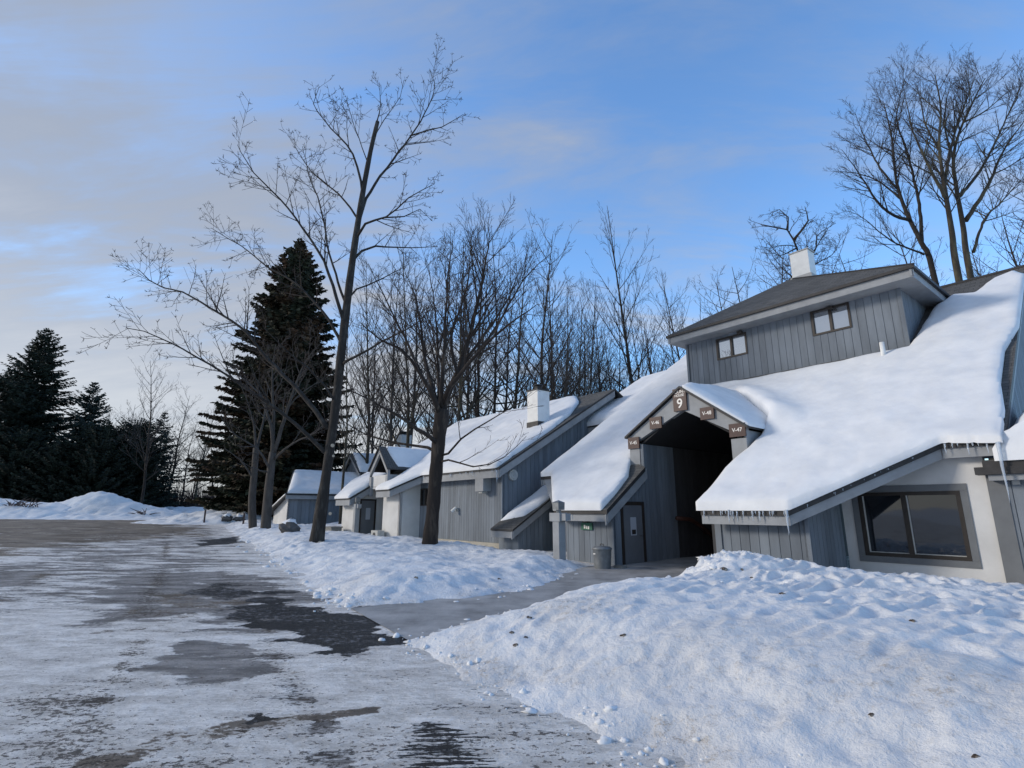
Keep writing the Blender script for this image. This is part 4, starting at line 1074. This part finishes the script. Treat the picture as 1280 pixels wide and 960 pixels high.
# ================================================================== TREES
def vrand(R_): 
    v = Vector((R_.gauss(0,1),R_.gauss(0,1),R_.gauss(0,1))); return v.normalized()
def polyline_len(p): return sum((p[i+1]-p[i]).length for i in range(len(p)-1))
def resample(pts, step):
    out = [pts[0].copy()]
    n = len(pts)
    for i in range(n-1):                     # Catmull-Rom
        p0 = pts[max(i-1,0)]; p1 = pts[i]; p2 = pts[i+1]; p3 = pts[min(i+2,n-1)]
        k = max(1,int((p2-p1).length/step))
        for j in range(1,k+1):
            t = j/k
            out.append(.5*((2*p1)+(p2-p0)*t+(2*p0-5*p1+4*p2-p3)*t*t+(3*p1-p0-3*p2+p3)*t*t*t))
    return out
class Tree:
    def __init__(s, R_, up=.25, ang=42, seeds=False, twig_r=.008, wig=.12):
        s.R = R_; s.big = MB(); s.tw = MB(); s.up = up; s.ang = ang; s.seeds = seeds; s.tr = twig_r; s.wig = wig; s.n = 0; s.cap = 9.0
    def grow(s, p, d, L, r, lvl, maxlvl, dens, ratio=.5, nseg=None):
        R_ = s.R
        nseg = nseg or (5 if L > 2 else 4 if L > .8 else 3)
        pts = [p.copy()]; q = p.copy(); d = d.normalized()
        for i in range(nseg):
            d = (d + vrand(R_)*s.wig*1.3 + Vector((0,0,1))*s.up*.35).normalized()
            q = q + d*(L/nseg); pts.append(q.copy())
        rads = [max(s.tr*.8, r*(1-.82*i/nseg)) for i in range(nseg+1)]
        (s.tw if r < .035 else s.big).tube(pts, rads, 3 if r < .03 else 5, cap=False)
        s.n += 1
        s.kids(pts, rads, L, lvl, maxlvl, dens, ratio)
        if s.seeds and lvl >= maxlvl-1 and R_.random() < .6:
            for k in range(4):
                dd = (d*.5+vrand(R_)+Vector((0,0,.3))).normalized()*R_.uniform(.08,.2); s.tw.tube([q, q+dd],[.010,.006],3,cap=False)
    def kids(s, pts, rads, L, lvl, maxlvl, dens, ratio, start=.2):
        if lvl >= maxlvl: return
        R_ = s.R; n = max(2, int(dens*L+R_.random()))
        for i in range(n):
            t = start+(1-start)*(i+R_.random()*.9)/n
            f = t*(len(pts)-1); k = min(int(f),len(pts)-2); u = f-k
            p = pts[k].lerp(pts[k+1],u); tan = (pts[k+1]-pts[k]).normalized(); r = rads[k]*(1-u)+rads[k+1]*u
            ax = tan.cross(vrand(R_)); 
            if ax.length < 1e-4: continue
            ax.normalize()
            d = Quaternion(ax, math.radians(s.ang*R_.uniform(.6,1.35))) @ tan
            d = (d + Vector((0,0,1))*s.up*R_.uniform(.2,1.2)).normalized()
            Lc = max(.25, min(s.cap/lvl, L*ratio*(1-.55*t))*R_.uniform(.6,1.35)); 
            s.grow(p, d, Lc, max(s.tr, min(r*.62, .012+Lc*.012)), lvl+1, maxlvl, min(dens*1.6, 6.0), ratio)
    def limb(s, pts, r0, r1, dens, maxlvl=3, n=7, lvl=1, step=.5, start=.25, ratio=.4):
        p = resample(pts, step); k = len(p)
        for i in range(1,k-1): p[i] += vrand(s.R)*.03
        rads = [r0+(r1-r0)*(i/(k-1))**.8 for i in range(k)]
        s.big.tube(p, rads, n); L = polyline_len(p)
        s.kids(p, rads, L, lvl, maxlvl, dens, ratio, start)
    def done(s, name, loc, label, cat, bark, twig, group=None, extra=None):
        root = empty(name, loc); tag(root, label, cat, group); off = tuple(loc)
        s.big.build('trunk', bark, root, off, True); s.tw.build('crown', twig, root, off, True)
        return root

DENS = 1.9
def limbs_px(T, Y, limbs, R_, spread=2.5):
    """limbs: (px polyline from the trunk outward, r0, r1, dens, maxlvl, depth drift)"""
    for pl, r0, r1, dens, ml, dr in limbs:
        n = len(pl); pts = [W(x,y,Y + dr*i/(n-1)) for i,(x,y) in enumerate(pl)]
        T.limb(pts, r0, r1, dens*DENS, ml)

# ---- the tall broken-topped tree by the court
R1 = random.Random(11)
T = Tree(R1, .10, 46, True, .009, .06)
YT = 23.2
T.cap = 1.75
tr = [W(x,y,YT) for x,y in [(394,700),(395,684),(404,620),(418,520),(429,420),(440,330),(452,250),(463,190),(472,152)]]
tp = resample(tr, .5); k = len(tp)
def prof(i): 
    t = i/(k-1); return (.35-.14*min(1,t*6)-.05*t) if t < .5 else .185-.18*(t-.5)
T.big.tube(tp, [prof(i)*(1+.04*math.sin(i*1.7)) for i in range(k)], 14)
tall_limbs = [
 ([(411,570),(370,530),(325,497),(281,468),(245,445),(213,429),(180,414),(158,410)],.10,.015,1.3,3,-2.5),
 ([(410,535),(375,490),(336,450),(313,422),(290,401),(263,385),(229,365),(196,356),(172,336)],.12,.015,1.4,3,2.0),
 ([(431,405),(425,385),(405,326),(378,285),(350,248),(318,216),(297,181)],.09,.014,1.2,3,-1.5),
 ([(433,385),(423,353),(412,317),(400,257),(387,220),(378,183)],.07,.012,1.1,3,1.5),
 ([(427,430),(405,392),(368,353),(336,335),(300,307),(264,285)],.08,.013,1.3,3,2.5),
 ([(453,240),(442,193),(414,161),(392,130),(399,108)],.07,.012,1.2,3,-1),
 ([(449,275),(423,243),(391,216),(368,183)],.06,.012,1.1,3,1.5),
 ([(449,275),(458,248),(469,230),(492,198),(520,161),(543,115),(538,88)],.085,.012,1.2,3,1.5),
 ([(512,170),(535,163),(552,159),(579,143)],.04,.010,1.2,3,-.5),
 ([(444,300),(456,280),(483,271),(511,248),(543,230)],.07,.012,1.2,3,-1.5),
 ([(480,272),(505,271),(525,262),(540,276)],.04,.010,1.2,3,1),
 ([(441,325),(453,314),(469,308),(497,310),(547,308)],.07,.012,.9,3,1.5),
 ([(429,455),(433,452),(478,427),(520,404),(543,381)],.075,.014,.8,3,-2),
 ([(438,370),(446,362),(478,349),(511,330)],.05,.011,.8,3,1),
 ([(470,158),(476,130),(474,103)],.04,.010,1.2,3,.5),
 ([(466,175),(480,150),(500,120),(505,100)],.03,.010,1.2,3,-.6),
 ([(460,205),(440,150),(432,120)],.03,.010,1.2,3,.6),
 ([(420,505),(395,470),(360,440),(330,410)],.06,.012,1.0,3,-2.5),
]
DENS = 1.8
limbs_px(T, YT, tall_limbs, R1)
DENS = 1.9
base = tr[1].copy(); base.z = drop(base.x, base.y)
troot = T.done('bare_tree', base, 'tallest leafless tree with a broken off trunk top beside the court', 'tree', 'bark_dark', 'twig_seed', extra=None)
# pruning scars on its trunk
m = MB()
for i,(px,py) in enumerate([(396,679),(412,557),(409,642),(413,570)]):
    p = W(px+4,py,YT-.36) - base; m.tube([p, p+Vector((0,-.05,0))],[.09-.012*i]*2,10)
m.build('pruning_scar','cut_wood',troot)

# ---- the maple in front of building two
R2 = random.Random(21)
T = Tree(R2, .13, 38, False, .008, .05); T.cap = 3.0; DENS = 1.6
tr = [W(x,y,YT) for x,y in [(537,700),(537,684),(541,640),(545,590),(549,545),(553,512)]]
tp = resample(tr,.35); k = len(tp)
T.big.tube(tp,[(.40-.12*min(1,i/4)+.04*max(0,i/(k-1)-.7)/.3)*(1+.05*math.sin(i*2.3)) for i in range(k)],14)
ml = [
 ([(552,520),(556,500),(572,467),(588,417),(603,350),(613,290)],.19,.02,1.25,4,1.0),
 ([(550,520),(545,504),(526,467),(501,437),(476,425),(451,404)],.14,.014,1.15,4,-2.5),
 ([(549,515),(542,490),(530,442),(522,383),(505,335)],.13,.014,1.15,4,2.0),
 ([(548,556),(535,545),(505,525),(463,500),(427,483)],.11,.012,1.0,4,-3.0),
 ([(546,565),(535,560),(497,554),(455,542),(420,521)],.08,.012,.9,4,1.5),
 ([(553,505),(563,483),(597,442),(632,408),(672,380)],.13,.014,1.1,4,-2.5),
 ([(552,510),(559,492),(580,454),(630,383),(650,335)],.13,.014,1.15,4,3.0),
 ([(551,512),(552,480),(556,420),(560,350),(566,300)],.12,.014,1.2,4,-1.5),
 ([(550,512),(548,470),(545,400),(535,330)],.10,.012,1.2,4,3.5),
 ([(572,467),(565,420),(583,360),(590,300)],.09,.012,1.2,4,2.0),
 ([(548,570),(560,567),(576,548),(613,525),(655,500)],.06,.008,.8,4,-1.5),
 ([(547,578),(560,575),(592,583),(630,572),(658,545)],.05,.008,.7,4,-2.5),
 ([(526,467),(505,420),(480,370),(460,330)],.08,.012,1.1,4,1.5),
 ([(597,442),(625,400),(655,350),(690,315)],.08,.012,1.1,4,1.5),
]
limbs_px(T, YT, ml, R2)
base = tr[1].copy(); base.z = drop(base.x, base.y)
T.done('bare_tree', base, 'spreading bare maple in front of the board wall of the second building', 'tree', 'bark_maple', 'twig')

# ---- small grey tree before the big spruce
R3 = random.Random(31)
T = Tree(R3,.25,46,False,.012,.16); Y3 = 35.0
tr = [W(x,y,Y3) for x,y in [(331,675),(332,660),(336,610),(341,565)]]; tp = resample(tr,.5); k=len(tp)
T.big.tube(tp,[.33-.12*i/(k-1) for i in range(k)],10)
limbs_px(T,Y3,[([(341,570),(338,530),(322,490),(300,470),(285,455)],.16,.014,1.0,4,-2),([(341,568),(352,535),(365,495),(380,455),(400,430)],.16,.014,1.0,4,-1.5),
 ([(341,566),(342,520),(340,470),(345,430)],.15,.014,1.1,4,-1),([(340,590),(320,560),(295,545),(275,520)],.10,.012,1.0,4,-3),([(342,575),(365,555),(395,540),(415,515)],.09,.012,1.0,4,-2),
 ([(336,590),(315,585),(300,575)],.06,.01,1.0,4,-2)],R3)
base = tr[1].copy(); base.z = drop(base.x,base.y)
T.done('bare_tree', base, 'small pale grey leafless tree standing right in front of the big brown spruce','tree','bark_gray','twig_gray')

# ---- thick trunk left of it
T = Tree(random.Random(32),.25,46,False,.012,.16); Y3 = 37.0
tr = [W(x,y,Y3) for x,y in [(315,675),(316,660),(315,625),(318,590),(320,560)]]; tp = resample(tr,.5); k=len(tp)
T.big.tube(tp,[.27-.08*i/(k-1) for i in range(k)],10)
limbs_px(T,Y3,[([(318,600),(300,575),(280,560)],.10,.012,1.0,3,-1),([(320,565),(315,520),(300,480)],.12,.012,1.0,3,-1.5),([(320,565),(330,520),(335,480)],.12,.012,1.0,3,1.)],R3)
base = tr[1].copy(); base.z = drop(base.x,base.y)
T.done('bare_tree', base, 'short thick grey trunk under the left side of the big spruce','tree','bark_gray','twig_gray')

# ---- conifers
def conifer(loc, H, R, label, seed, matn='needles', whorls=None, droop=.25, dens=1.0, start=.04, power=.9, group='dark conifers around the court', cat='conifer', name='spruce_tree', bw=.085, lean=(0,0)):
    R_ = random.Random(seed); root = empty(name, loc); tag(root,label,cat,group)
    t = MB(); t.tube([(0,0,-.5),(0,0,H*.4),(0,0,H*.97)],[H*.018,H*.011,.02],8); t.build('trunk','bark_dark',root,smooth=True)
    m = MB(); whorls = whorls or int(H*2.6)
    for w in range(whorls):
        f = start+(1-start)*(w+R_.random()*.6)/whorls
        z = H*f; rad = R*((1-f)**power)*min(1,.55+f*(3.2 if start > .04 else 9))+.12
        nb = int((6+11*(1-f))*dens)+2
        for b in range(nb):
            az = R_.uniform(0,6.283); L = rad*R_.uniform(.5,1.18)*(1+.15*math.sin(az*3+seed))
            dz = -droop*L*R_.uniform(.4,1.3)+ (f**2)*L*.8
            d = Vector((math.cos(az)*L, math.sin(az)*L, dz)); tipup = .18*L
            side = Vector((-math.sin(az),math.cos(az),0))
            ns = max(5,int(L*6.5*dens))
            for s_ in range(ns):
                u = (s_+R_.random())/ns; u = .12+.88*u
                p = Vector((0,0,z))+d*u+Vector((0,0,tipup*u*u))
                sl = (.28+.45*(1-u)*min(1,L/2))*R_.uniform(.7,1.3)*(1 if L>1 else .7)*max(1,H/17)
                for sg in (-1,1):
                    e = (side*sg*R_.uniform(.5,1.0)+d.normalized()*R_.uniform(.3,.9)+Vector((0,0,R_.uniform(-.6,.15)))).normalized()*sl
                    n_ = vrand(R_).cross(e).normalized()*bw*R_.uniform(.7,1.5)
                    o = len(m.v); q = p+e*.45
                    m.v += [tuple(p),tuple(q+n_),tuple(p+e),tuple(q-n_)]; m.f.append((o,o+1,o+2,o+3)); m.m.append(0)
    m.build('crown',matn,root)
    return root
def place(px,py_top,Y,zoff=0):
    p = W(px,py_top,Y); z = float(gz(p.x,Y)); return (p.x,Y,z), p.z-z
l,h = place(383,303,54); conifer((l[0]-.7,l[1],l[2]),h,8.0,'tallest, partly browned dense spruce behind the tall leafless tree',5,'needles_brown',62,.30,1.5,.05,.72,bw=.15)
l,h = place(60,413,70); conifer(l,h,8.4,'tallest dark spruce at the left edge of the court',6,'needles',None,.3,1.1,.03,.75)
l,h = place(14,462,67); conifer(l,h,7.4,'dark spruce cut off by the left picture edge',7,'needles',None,.3,1.1,.03,.7)
l,h = place(119,478,73); conifer(l,h,6.8,'middle sized dark spruce between two darker conifers',8,'needles_spruce',None,.3,1.0,.03,.8)
l,h = place(172,535,70); conifer(l,h,5.4,'rounded dark arborvitae right of the middle spruce',9,'needles',None,.05,1.5,.02,.38,name='arborvitae_tree')
l,h = place(128,540,67); conifer(l,h,6.2,'broad dark arborvitae in front of the middle spruce',10,'needles',None,.05,1.5,.02,.45,name='arborvitae_tree')
l,h = place(207,515,76); conifer(l,h,4.9,'small loose bluish spruce nearest the brush',12,'needles_spruce',None,.35,.7,.05,.8)
l,h = place(85,560,66); conifer(l,h,6.1,'low dark arborvitae between the left spruces',13,'needles',None,.05,1.4,.02,.5,name='arborvitae_tree')
l,h = place(30,545,65); conifer(l,h,6.1,'low dark arborvitae below the left edge spruce',14,'needles',None,.05,1.4,.02,.5,name='arborvitae_tree')

# ---- prototypes of the forest trees
def forest_proto(seed, H, style):
    R_ = random.Random(seed); T = Tree(R_, .16 if style != 2 else .12, 36 if style != 2 else 46, False, .010, .07)
    pts = [Vector((0,0,-1))]; d = Vector((R_.uniform(-.06,.06),R_.uniform(-.06,.06),1)); q = Vector((0,0,0)); n = 9
    for i in range(n):
        pts.append(q.copy()); d = (d+Vector((R_.gauss(0,.045),R_.gauss(0,.045),.12))).normalized(); q = q+d*(H*.97/n)
    pts.append(q)
    p = resample(pts,.8); k = len(p); r0 = H*.0105
    rads = [r0*(1-.93*(i/(k-1))**.9) for i in range(k)]
    T.big.tube(p, rads, 7)
    nb = 30
    for i in range(nb):
        t = (.30 if style != 1 else .22)+(.97-.30)*(i+R_.random()*.8)/nb; f = t*(k-1); kk = min(int(f),k-2)
        az = i*2.4+R_.uniform(-.6,.6); el = R_.uniform(.55,1.15) if style != 2 else R_.uniform(.1,.7)
        dd = Vector((math.cos(az)*math.cos(el),math.sin(az)*math.cos(el),math.sin(el)))
        L = H*(.33 if t < .6 else .27)*R_.uniform(.7,1.15)*(1.15-.6*t)
        T.grow(p[kk].copy(), dd, L, max(.03,rads[kk]*.5), 1, 4, 1.05, .50, 6)
    return T
protos = []
def proto_objs(seed,H,style,bark,twig):
    T = forest_proto(seed,H,style)
    a = T.big.build('trunk',bark,None,(0,0,0),True); b = T.tw.build('crown',twig,None,(0,0,0),True)
    COL.objects.unlink(a); COL.objects.unlink(b)
    return a,b,H
for i,(st,bark,tw) in enumerate([(0,'bark_gray','twig'),(1,'bark_dark','twig'),(0,'bark_maple','twig_gray'),(2,'bark_dark','twig'),(1,'bark_gray','twig_gray'),(0,'bark_moss','twig')]):
    protos.append(proto_objs(200+i,22,st,bark,tw))
birch = proto_objs(260,22,1,'bark_birch','twig_gray')
def forest_tree(px, ytop, Y, proto, rz, label, group, sxy=1.0):
    p = W(px,ytop,Y); z = float(gz(p.x,Y))-.1; H = p.z-z
    a,b,H0 = proto; s = H/H0
    r = empty('bare_tree',(p.x,Y,z),rz); r.scale = (s*sxy,s*sxy,s); tag(r,label,'tree',group)
    for o in (a,b):
        c = o.copy(); COL.objects.link(c); c.parent = r
    return r
R5 = random.Random(55)
GF = 'leafless forest trees behind the buildings'
forest_tree(781,258,40,protos[1],.4,'tallest slender forest tree above the valley of the near roof',GF,.8)
forest_tree(741,395,44,birch,.2,'white barked birch in the forest left of the tallest slender tree',GF,.7)
forest_tree(836,345,46,protos[0],1.4,'bushy topped forest tree right of the tallest slender tree',GF)
forest_tree(668,292,40,protos[2],2.2,'leaning grey forest tree above the white chimney',GF)
cols = [(455,360),(480,330),(505,312),(530,300),(560,290),(585,283),(608,282),(632,285),(650,292),(690,322),(705,345),(722,362),(738,350),(755,372),(768,385),(800,392),(815,405),(852,352),(870,362),(884,385)]
for i,(px,yt) in enumerate(cols):
    for j in range(2 if i % 2 else 1):
        forest_tree(px+R5.uniform(-12,12), yt+R5.uniform(-12,12)+j*30, R5.uniform(40,50)+j*13, protos[R5.randrange(6)], R5.uniform(0,6.28),
                'slender leafless tree among the crowded forest behind the buildings',GF,R5.uniform(.65,.95))
for i in range(13):
    px = R5.uniform(450,900); forest_tree(px, R5.uniform(380,440), R5.uniform(55,85), protos[R5.randrange(6)], R5.uniform(0,6.28),
                'slender leafless tree among the crowded forest behind the buildings',GF,R5.uniform(.7,1))
GL = 'leafless trees beyond the left conifers'
forest_tree(205,448,62,protos[2],1.1,'tallest bare tree above the gap between the conifers',GL)
for i,(px,yt,Y) in enumerate([(168,500,80),(150,506,85),(228,490,78),(240,520,82),(185,515,90),(262,500,76),(140,520,92),(215,530,95),(250,545,90),(278,520,84)]):
    forest_tree(px,yt,Y,protos[i%6],i*1.3,'faint bare tree far beyond the left conifers',GL,1.15)
for i,(px,yt,Y) in enumerate([(-40,470,60),(420,520,62),(445,500,66),(400,530,70)]):
    forest_tree(px,yt,Y,protos[(i+2)%6],i*1.7,'bare tree far behind the farthest condo building' if i else 'bare tree beyond the left picture edge',GL,1.1)
GR = 'leafless trees behind the near roof on the right'
for i,(px,yt,Y,l) in enumerate([(925,335,50,'dense low bare tree left of the gnarled one'),(950,310,46,'dense bare tree just left of the painted roof chimney'),(1262,225,52,'bare tree at the right picture edge above the shingle ridge'),
     (1285,180,46,'bare tree cut off by the right picture edge'),(1145,265,58,'thin bare tree between the big right hand trunks'),(1230,290,60,'low bare tree right of the big trunks'),(1090,300,60,'low bare tree left of the big trunks'),(905,352,44,'dense bare tree just right of the valley between the roofs'),(970,318,52,'low bare tree behind the gnarled one'),(1030,320,62,'low bare tree right of the roof chimney')]):
    forest_tree(px,yt,Y,protos[(i*5+3)%6],i*1.9,l,GR,1.1)

# ---- the big trees over the right roof
DENS = 2.0
def px_tree(seed, Y, trunk, r0, r1, limbs, label, bark, twig, up=.12, ang=36, tr_=.009, wig=.05, n=10):
    R_ = random.Random(seed); T = Tree(R_,up,ang,False,tr_,wig); T.cap = 3.2
    top = W(*trunk[0],Y); pts = [Vector((top.x,Y,float(gz(top.x,Y))-.5))]+[W(x,y,Y) for x,y in trunk]
    p = resample(pts,.7); k = len(p); rads = [r0+(r1-r0)*(i/(k-1)) for i in range(k)]
    T.big.tube(p,rads,n)
    half = p[int(k*.62):]; T.kids(half, rads[int(k*.62):], polyline_len(half), 1, 4, 2.0, .45, .1)
    limbs_px(T,Y,limbs,R_)
    T.done('bare_tree',(top.x,Y,float(gz(top.x,Y))),label,'tree',bark,twig,GR)
px_tree(71,38,[(1169,352),(1152,304),(1135,270),(1121,229),(1115,175),(1105,130)],.42,.03,[
  ([(1137,275),(1118,270),(1095,250),(1073,215),(1052,187)],.14,.015,1.0,4,-2),([(1152,304),(1149,256),(1135,194),(1121,146),(1130,105)],.16,.015,1.0,4,2.5),
  ([(1155,318),(1114,301),(1080,273),(1056,263)],.09,.012,.9,4,-2),([(1121,235),(1100,210),(1080,170),(1068,140)],.10,.013,1.1,4,2),([(1128,250),(1095,225),(1062,215),(1040,215)],.09,.012,1.0,4,1)],
  'left most leaning of the three big bare trees over the right roof','bark_dark','twig')
px_tree(72,37,[(1199,352),(1190,291),(1180,229),(1174,181),(1176,136),(1169,95)],.45,.03,[
  ([(1184,250),(1165,215),(1142,165),(1131,118)],.15,.015,1.0,4,-2),([(1180,230),(1190,180),(1204,136),(1222,90)],.15,.015,1.0,4,2),([(1176,190),(1155,150),(1150,105)],.10,.013,1.1,4,1.5)],
  'mossy middle tree of the three big bare trees over the right roof','bark_moss','twig')
px_tree(73,38.5,[(1214,350),(1204,284),(1195,232),(1192,194),(1204,153),(1231,98)],.42,.03,[
  ([(1207,276),(1235,232),(1255,187),(1285,145)],.2,.016,1.0,4,-1.5),([(1217,315),(1231,273),(1248,256),(1285,215)],.13,.013,1.0,4,1.5),
  ([(1200,245),(1230,205),(1262,140),(1282,105)],.15,.014,1.0,4,2.5),([(1192,200),(1180,150),(1190,100)],.10,.012,1.1,4,-2),([(1204,153),(1230,140),(1262,112)],.09,.012,1.1,4,-1)],
  'right most forked tree of the three big bare trees over the right roof','bark_moss','twig')
px_tree(74,34,[(1003,345),(999,318),(992,300),(984,287),(968,284),(952,281)],.22,.04,[
  ([(992,300),(1003,287),(1010,276),(1006,258)],.10,.015,1.3,4,-1),([(984,287),(985,272),(975,262),(958,268)],.09,.012,1.3,4,1),([(1000,325),(1018,315),(1022,295),(1040,282)],.09,.012,1.3,4,1),([(996,310),(975,320),(958,312)],.06,.012,1.3,4,-1),([(1010,335),(1040,318),(1050,300)],.06,.012,1.3,4,1)],
  'gnarled crooked bare tree rising behind the roof chimney','bark_dark','twig',.10,50,.011,.25,8)

# ---- undergrowth at the end of the court
R6 = random.Random(66); m = MB()
for i in range(5200):
    px = R6.uniform(130,450); Y = R6.uniform(78,104); p = W(px,640,Y); z = float(gz(p.x,Y))
    h = R6.uniform(1.5,5.2)*(1.15-.3*R6.random()); dx = R6.gauss(0,.35); dy = R6.gauss(0,.35)
    m.tube([(p.x,Y,z-.2),(p.x+dx*.5,Y+dy*.5,z+h*.55),(p.x+dx*1.4,Y+dy,z+h)],[.04,.028,.008],3,cap=False)
b = m.build('undergrowth','brush'); tag(b,'dense brown leafless undergrowth at the far end of the court','undergrowth',kind='stuff')

# ================================================================== SKY, SUN, CAMERA
SUN_EL, SUN_AZ = math.radians(20), math.radians(-86)      # azimuth from straight ahead (+Y), positive to the right
w = bpy.data.worlds.new('World'); S.world = w; w.use_nodes = True
N = w.node_tree.nodes; L = w.node_tree.links; bg = N['Background']
sky = N.new('ShaderNodeTexSky'); sky.sky_type = 'NISHITA'; sky.sun_disc = False
sky.sun_elevation = SUN_EL; sky.sun_rotation = SUN_AZ; sky.air_density = 1.0; sky.dust_density = .25; sky.ozone_density = 1.6
tc = N.new('ShaderNodeTexCoord'); sx = N.new('ShaderNodeSeparateXYZ'); L.new(tc.outputs['Generated'], sx.inputs[0])
def wm(op, a, b=0.0, cl=False):
    n = N.new('ShaderNodeMath'); n.operation = op; n.use_clamp = cl
    for i, v in enumerate((a, b)):
        if hasattr(v,'links'): L.new(v, n.inputs[i])
        else: n.inputs[i].default_value = v
    return n.outputs[0]
def wr(v, a, b, c, d):
    n = N.new('ShaderNodeMapRange'); n.interpolation_type = 'SMOOTHSTEP'
    for k, q in zip(('From Min','From Max','To Min','To Max'),(a,b,c,d)): n.inputs[k].default_value = q
    L.new(v, n.inputs['Value']); return n.outputs[0]
den = wm('ADD', wm('MAXIMUM', sx.outputs['Z'], 0.0), .22)
cu = N.new('ShaderNodeCombineXYZ'); L.new(wm('DIVIDE', sx.outputs['X'], den), cu.inputs[0]); L.new(wm('DIVIDE', sx.outputs['Y'], den), cu.inputs[1])
def wn(scale, st, rz, det=6, rg=.55, dist=0.4):
    mp = N.new('ShaderNodeMapping'); mp.inputs['Scale'].default_value = st; mp.inputs['Rotation'].default_value = (0,0,rz); L.new(cu.outputs[0], mp.inputs['Vector'])
    n = N.new('ShaderNodeTexNoise'); n.inputs['Scale'].default_value = scale; n.inputs['Detail'].default_value = det; n.inputs['Roughness'].default_value = rg; n.inputs['Distortion'].default_value = dist
    L.new(mp.outputs[0], n.inputs['Vector']); return n.outputs['Fac']
leftness = wr(sx.outputs['X'], .22, -.55, 0.0, 1.0)
low = wr(sx.outputs['Z'], .62, .0, 0.0, 1.0)
n1 = wn(1.0,(.8,.45,1),.6); n2 = wn(2.4,(.5,1.0,1),-.5)
n1 = wn(1.1,(.45,1.15,1),.35,7,.6,.6); n2 = wn(3.0,(.35,1.3,1),.5,7,.62,.5)
var = wm('ADD', wm('MULTIPLY', wm('SUBTRACT', n1, .5), 2.6), wm('MULTIPLY', wm('SUBTRACT', n2, .5), 1.9))
cl = wm('ADD', wm('MULTIPLY', leftness, .72), wm('ADD', wm('MULTIPLY', var, .95), wm('MULTIPLY', wm('MULTIPLY', low, wm('ADD', leftness, .3)), .36)))
cl = wr(cl, -.18, .85, 0.0, .95)
hs = N.new('ShaderNodeMix'); hs.data_type = 'RGBA'; hs.blend_type = 'MULTIPLY'; hs.inputs[0].default_value = 1; L.new(sky.outputs[0], hs.inputs[6]); hs.inputs[7].default_value = (.90,1.19,1.47,1)
cc = N.new('ShaderNodeMix'); cc.data_type = 'RGBA'; L.new(wr(wm('ADD', wm('MULTIPLY', var, .55), wm('SUBTRACT', low, .5)), -.5, .6, 1, 0), cc.inputs[0])
CL_LO = (2.95,3.0,3.1); CL_HI = (1.7,1.92,2.35)
cc.inputs[6].default_value = (*CL_LO,1); cc.inputs[7].default_value = (*CL_HI,1)
mx = N.new('ShaderNodeMix'); mx.data_type = 'RGBA'; L.new(cl, mx.inputs[0]); L.new(hs.outputs[2], mx.inputs[6]); L.new(cc.outputs[2], mx.inputs[7])
L.new(mx.outputs[2], bg.inputs['Color']); bg.inputs['Strength'].default_value = .15

sl = bpy.data.lights.new('sun','SUN'); sl.energy = 1.6; sl.angle = math.radians(12); sl.color = (1.0,.92,.82)
so = bpy.data.objects.new('sun', sl); COL.objects.link(so)
sd = Vector((math.sin(SUN_AZ)*math.cos(SUN_EL), math.cos(SUN_AZ)*math.cos(SUN_EL), math.sin(SUN_EL)))
so.rotation_euler = (-sd).to_track_quat('-Z','Y').to_euler(); so.location = (0,0,60)

cam = bpy.data.cameras.new('camera'); co = bpy.data.objects.new('camera', cam); COL.objects.link(co)
co.location = (0,0,CZ); co.rotation_euler = (math.pi/2+TH,0,0); cam.sensor_width = 36; cam.lens = FPX/1280*36
cam.clip_start = .05; cam.clip_end = 3000; S.camera = co
vs = S.view_settings; vs.view_transform = 'Standard'; vs.look = 'None'; vs.gamma = 1; vs.exposure = .56; vs.use_curve_mapping = False
S.render.resolution_x = 1024; S.render.resolution_y = 768
S.cycles.max_bounces = 6; S.cycles.diffuse_bounces = 3; S.cycles.glossy_bounces = 3; S.cycles.transmission_bounces = 4
S.cycles.use_denoising = True
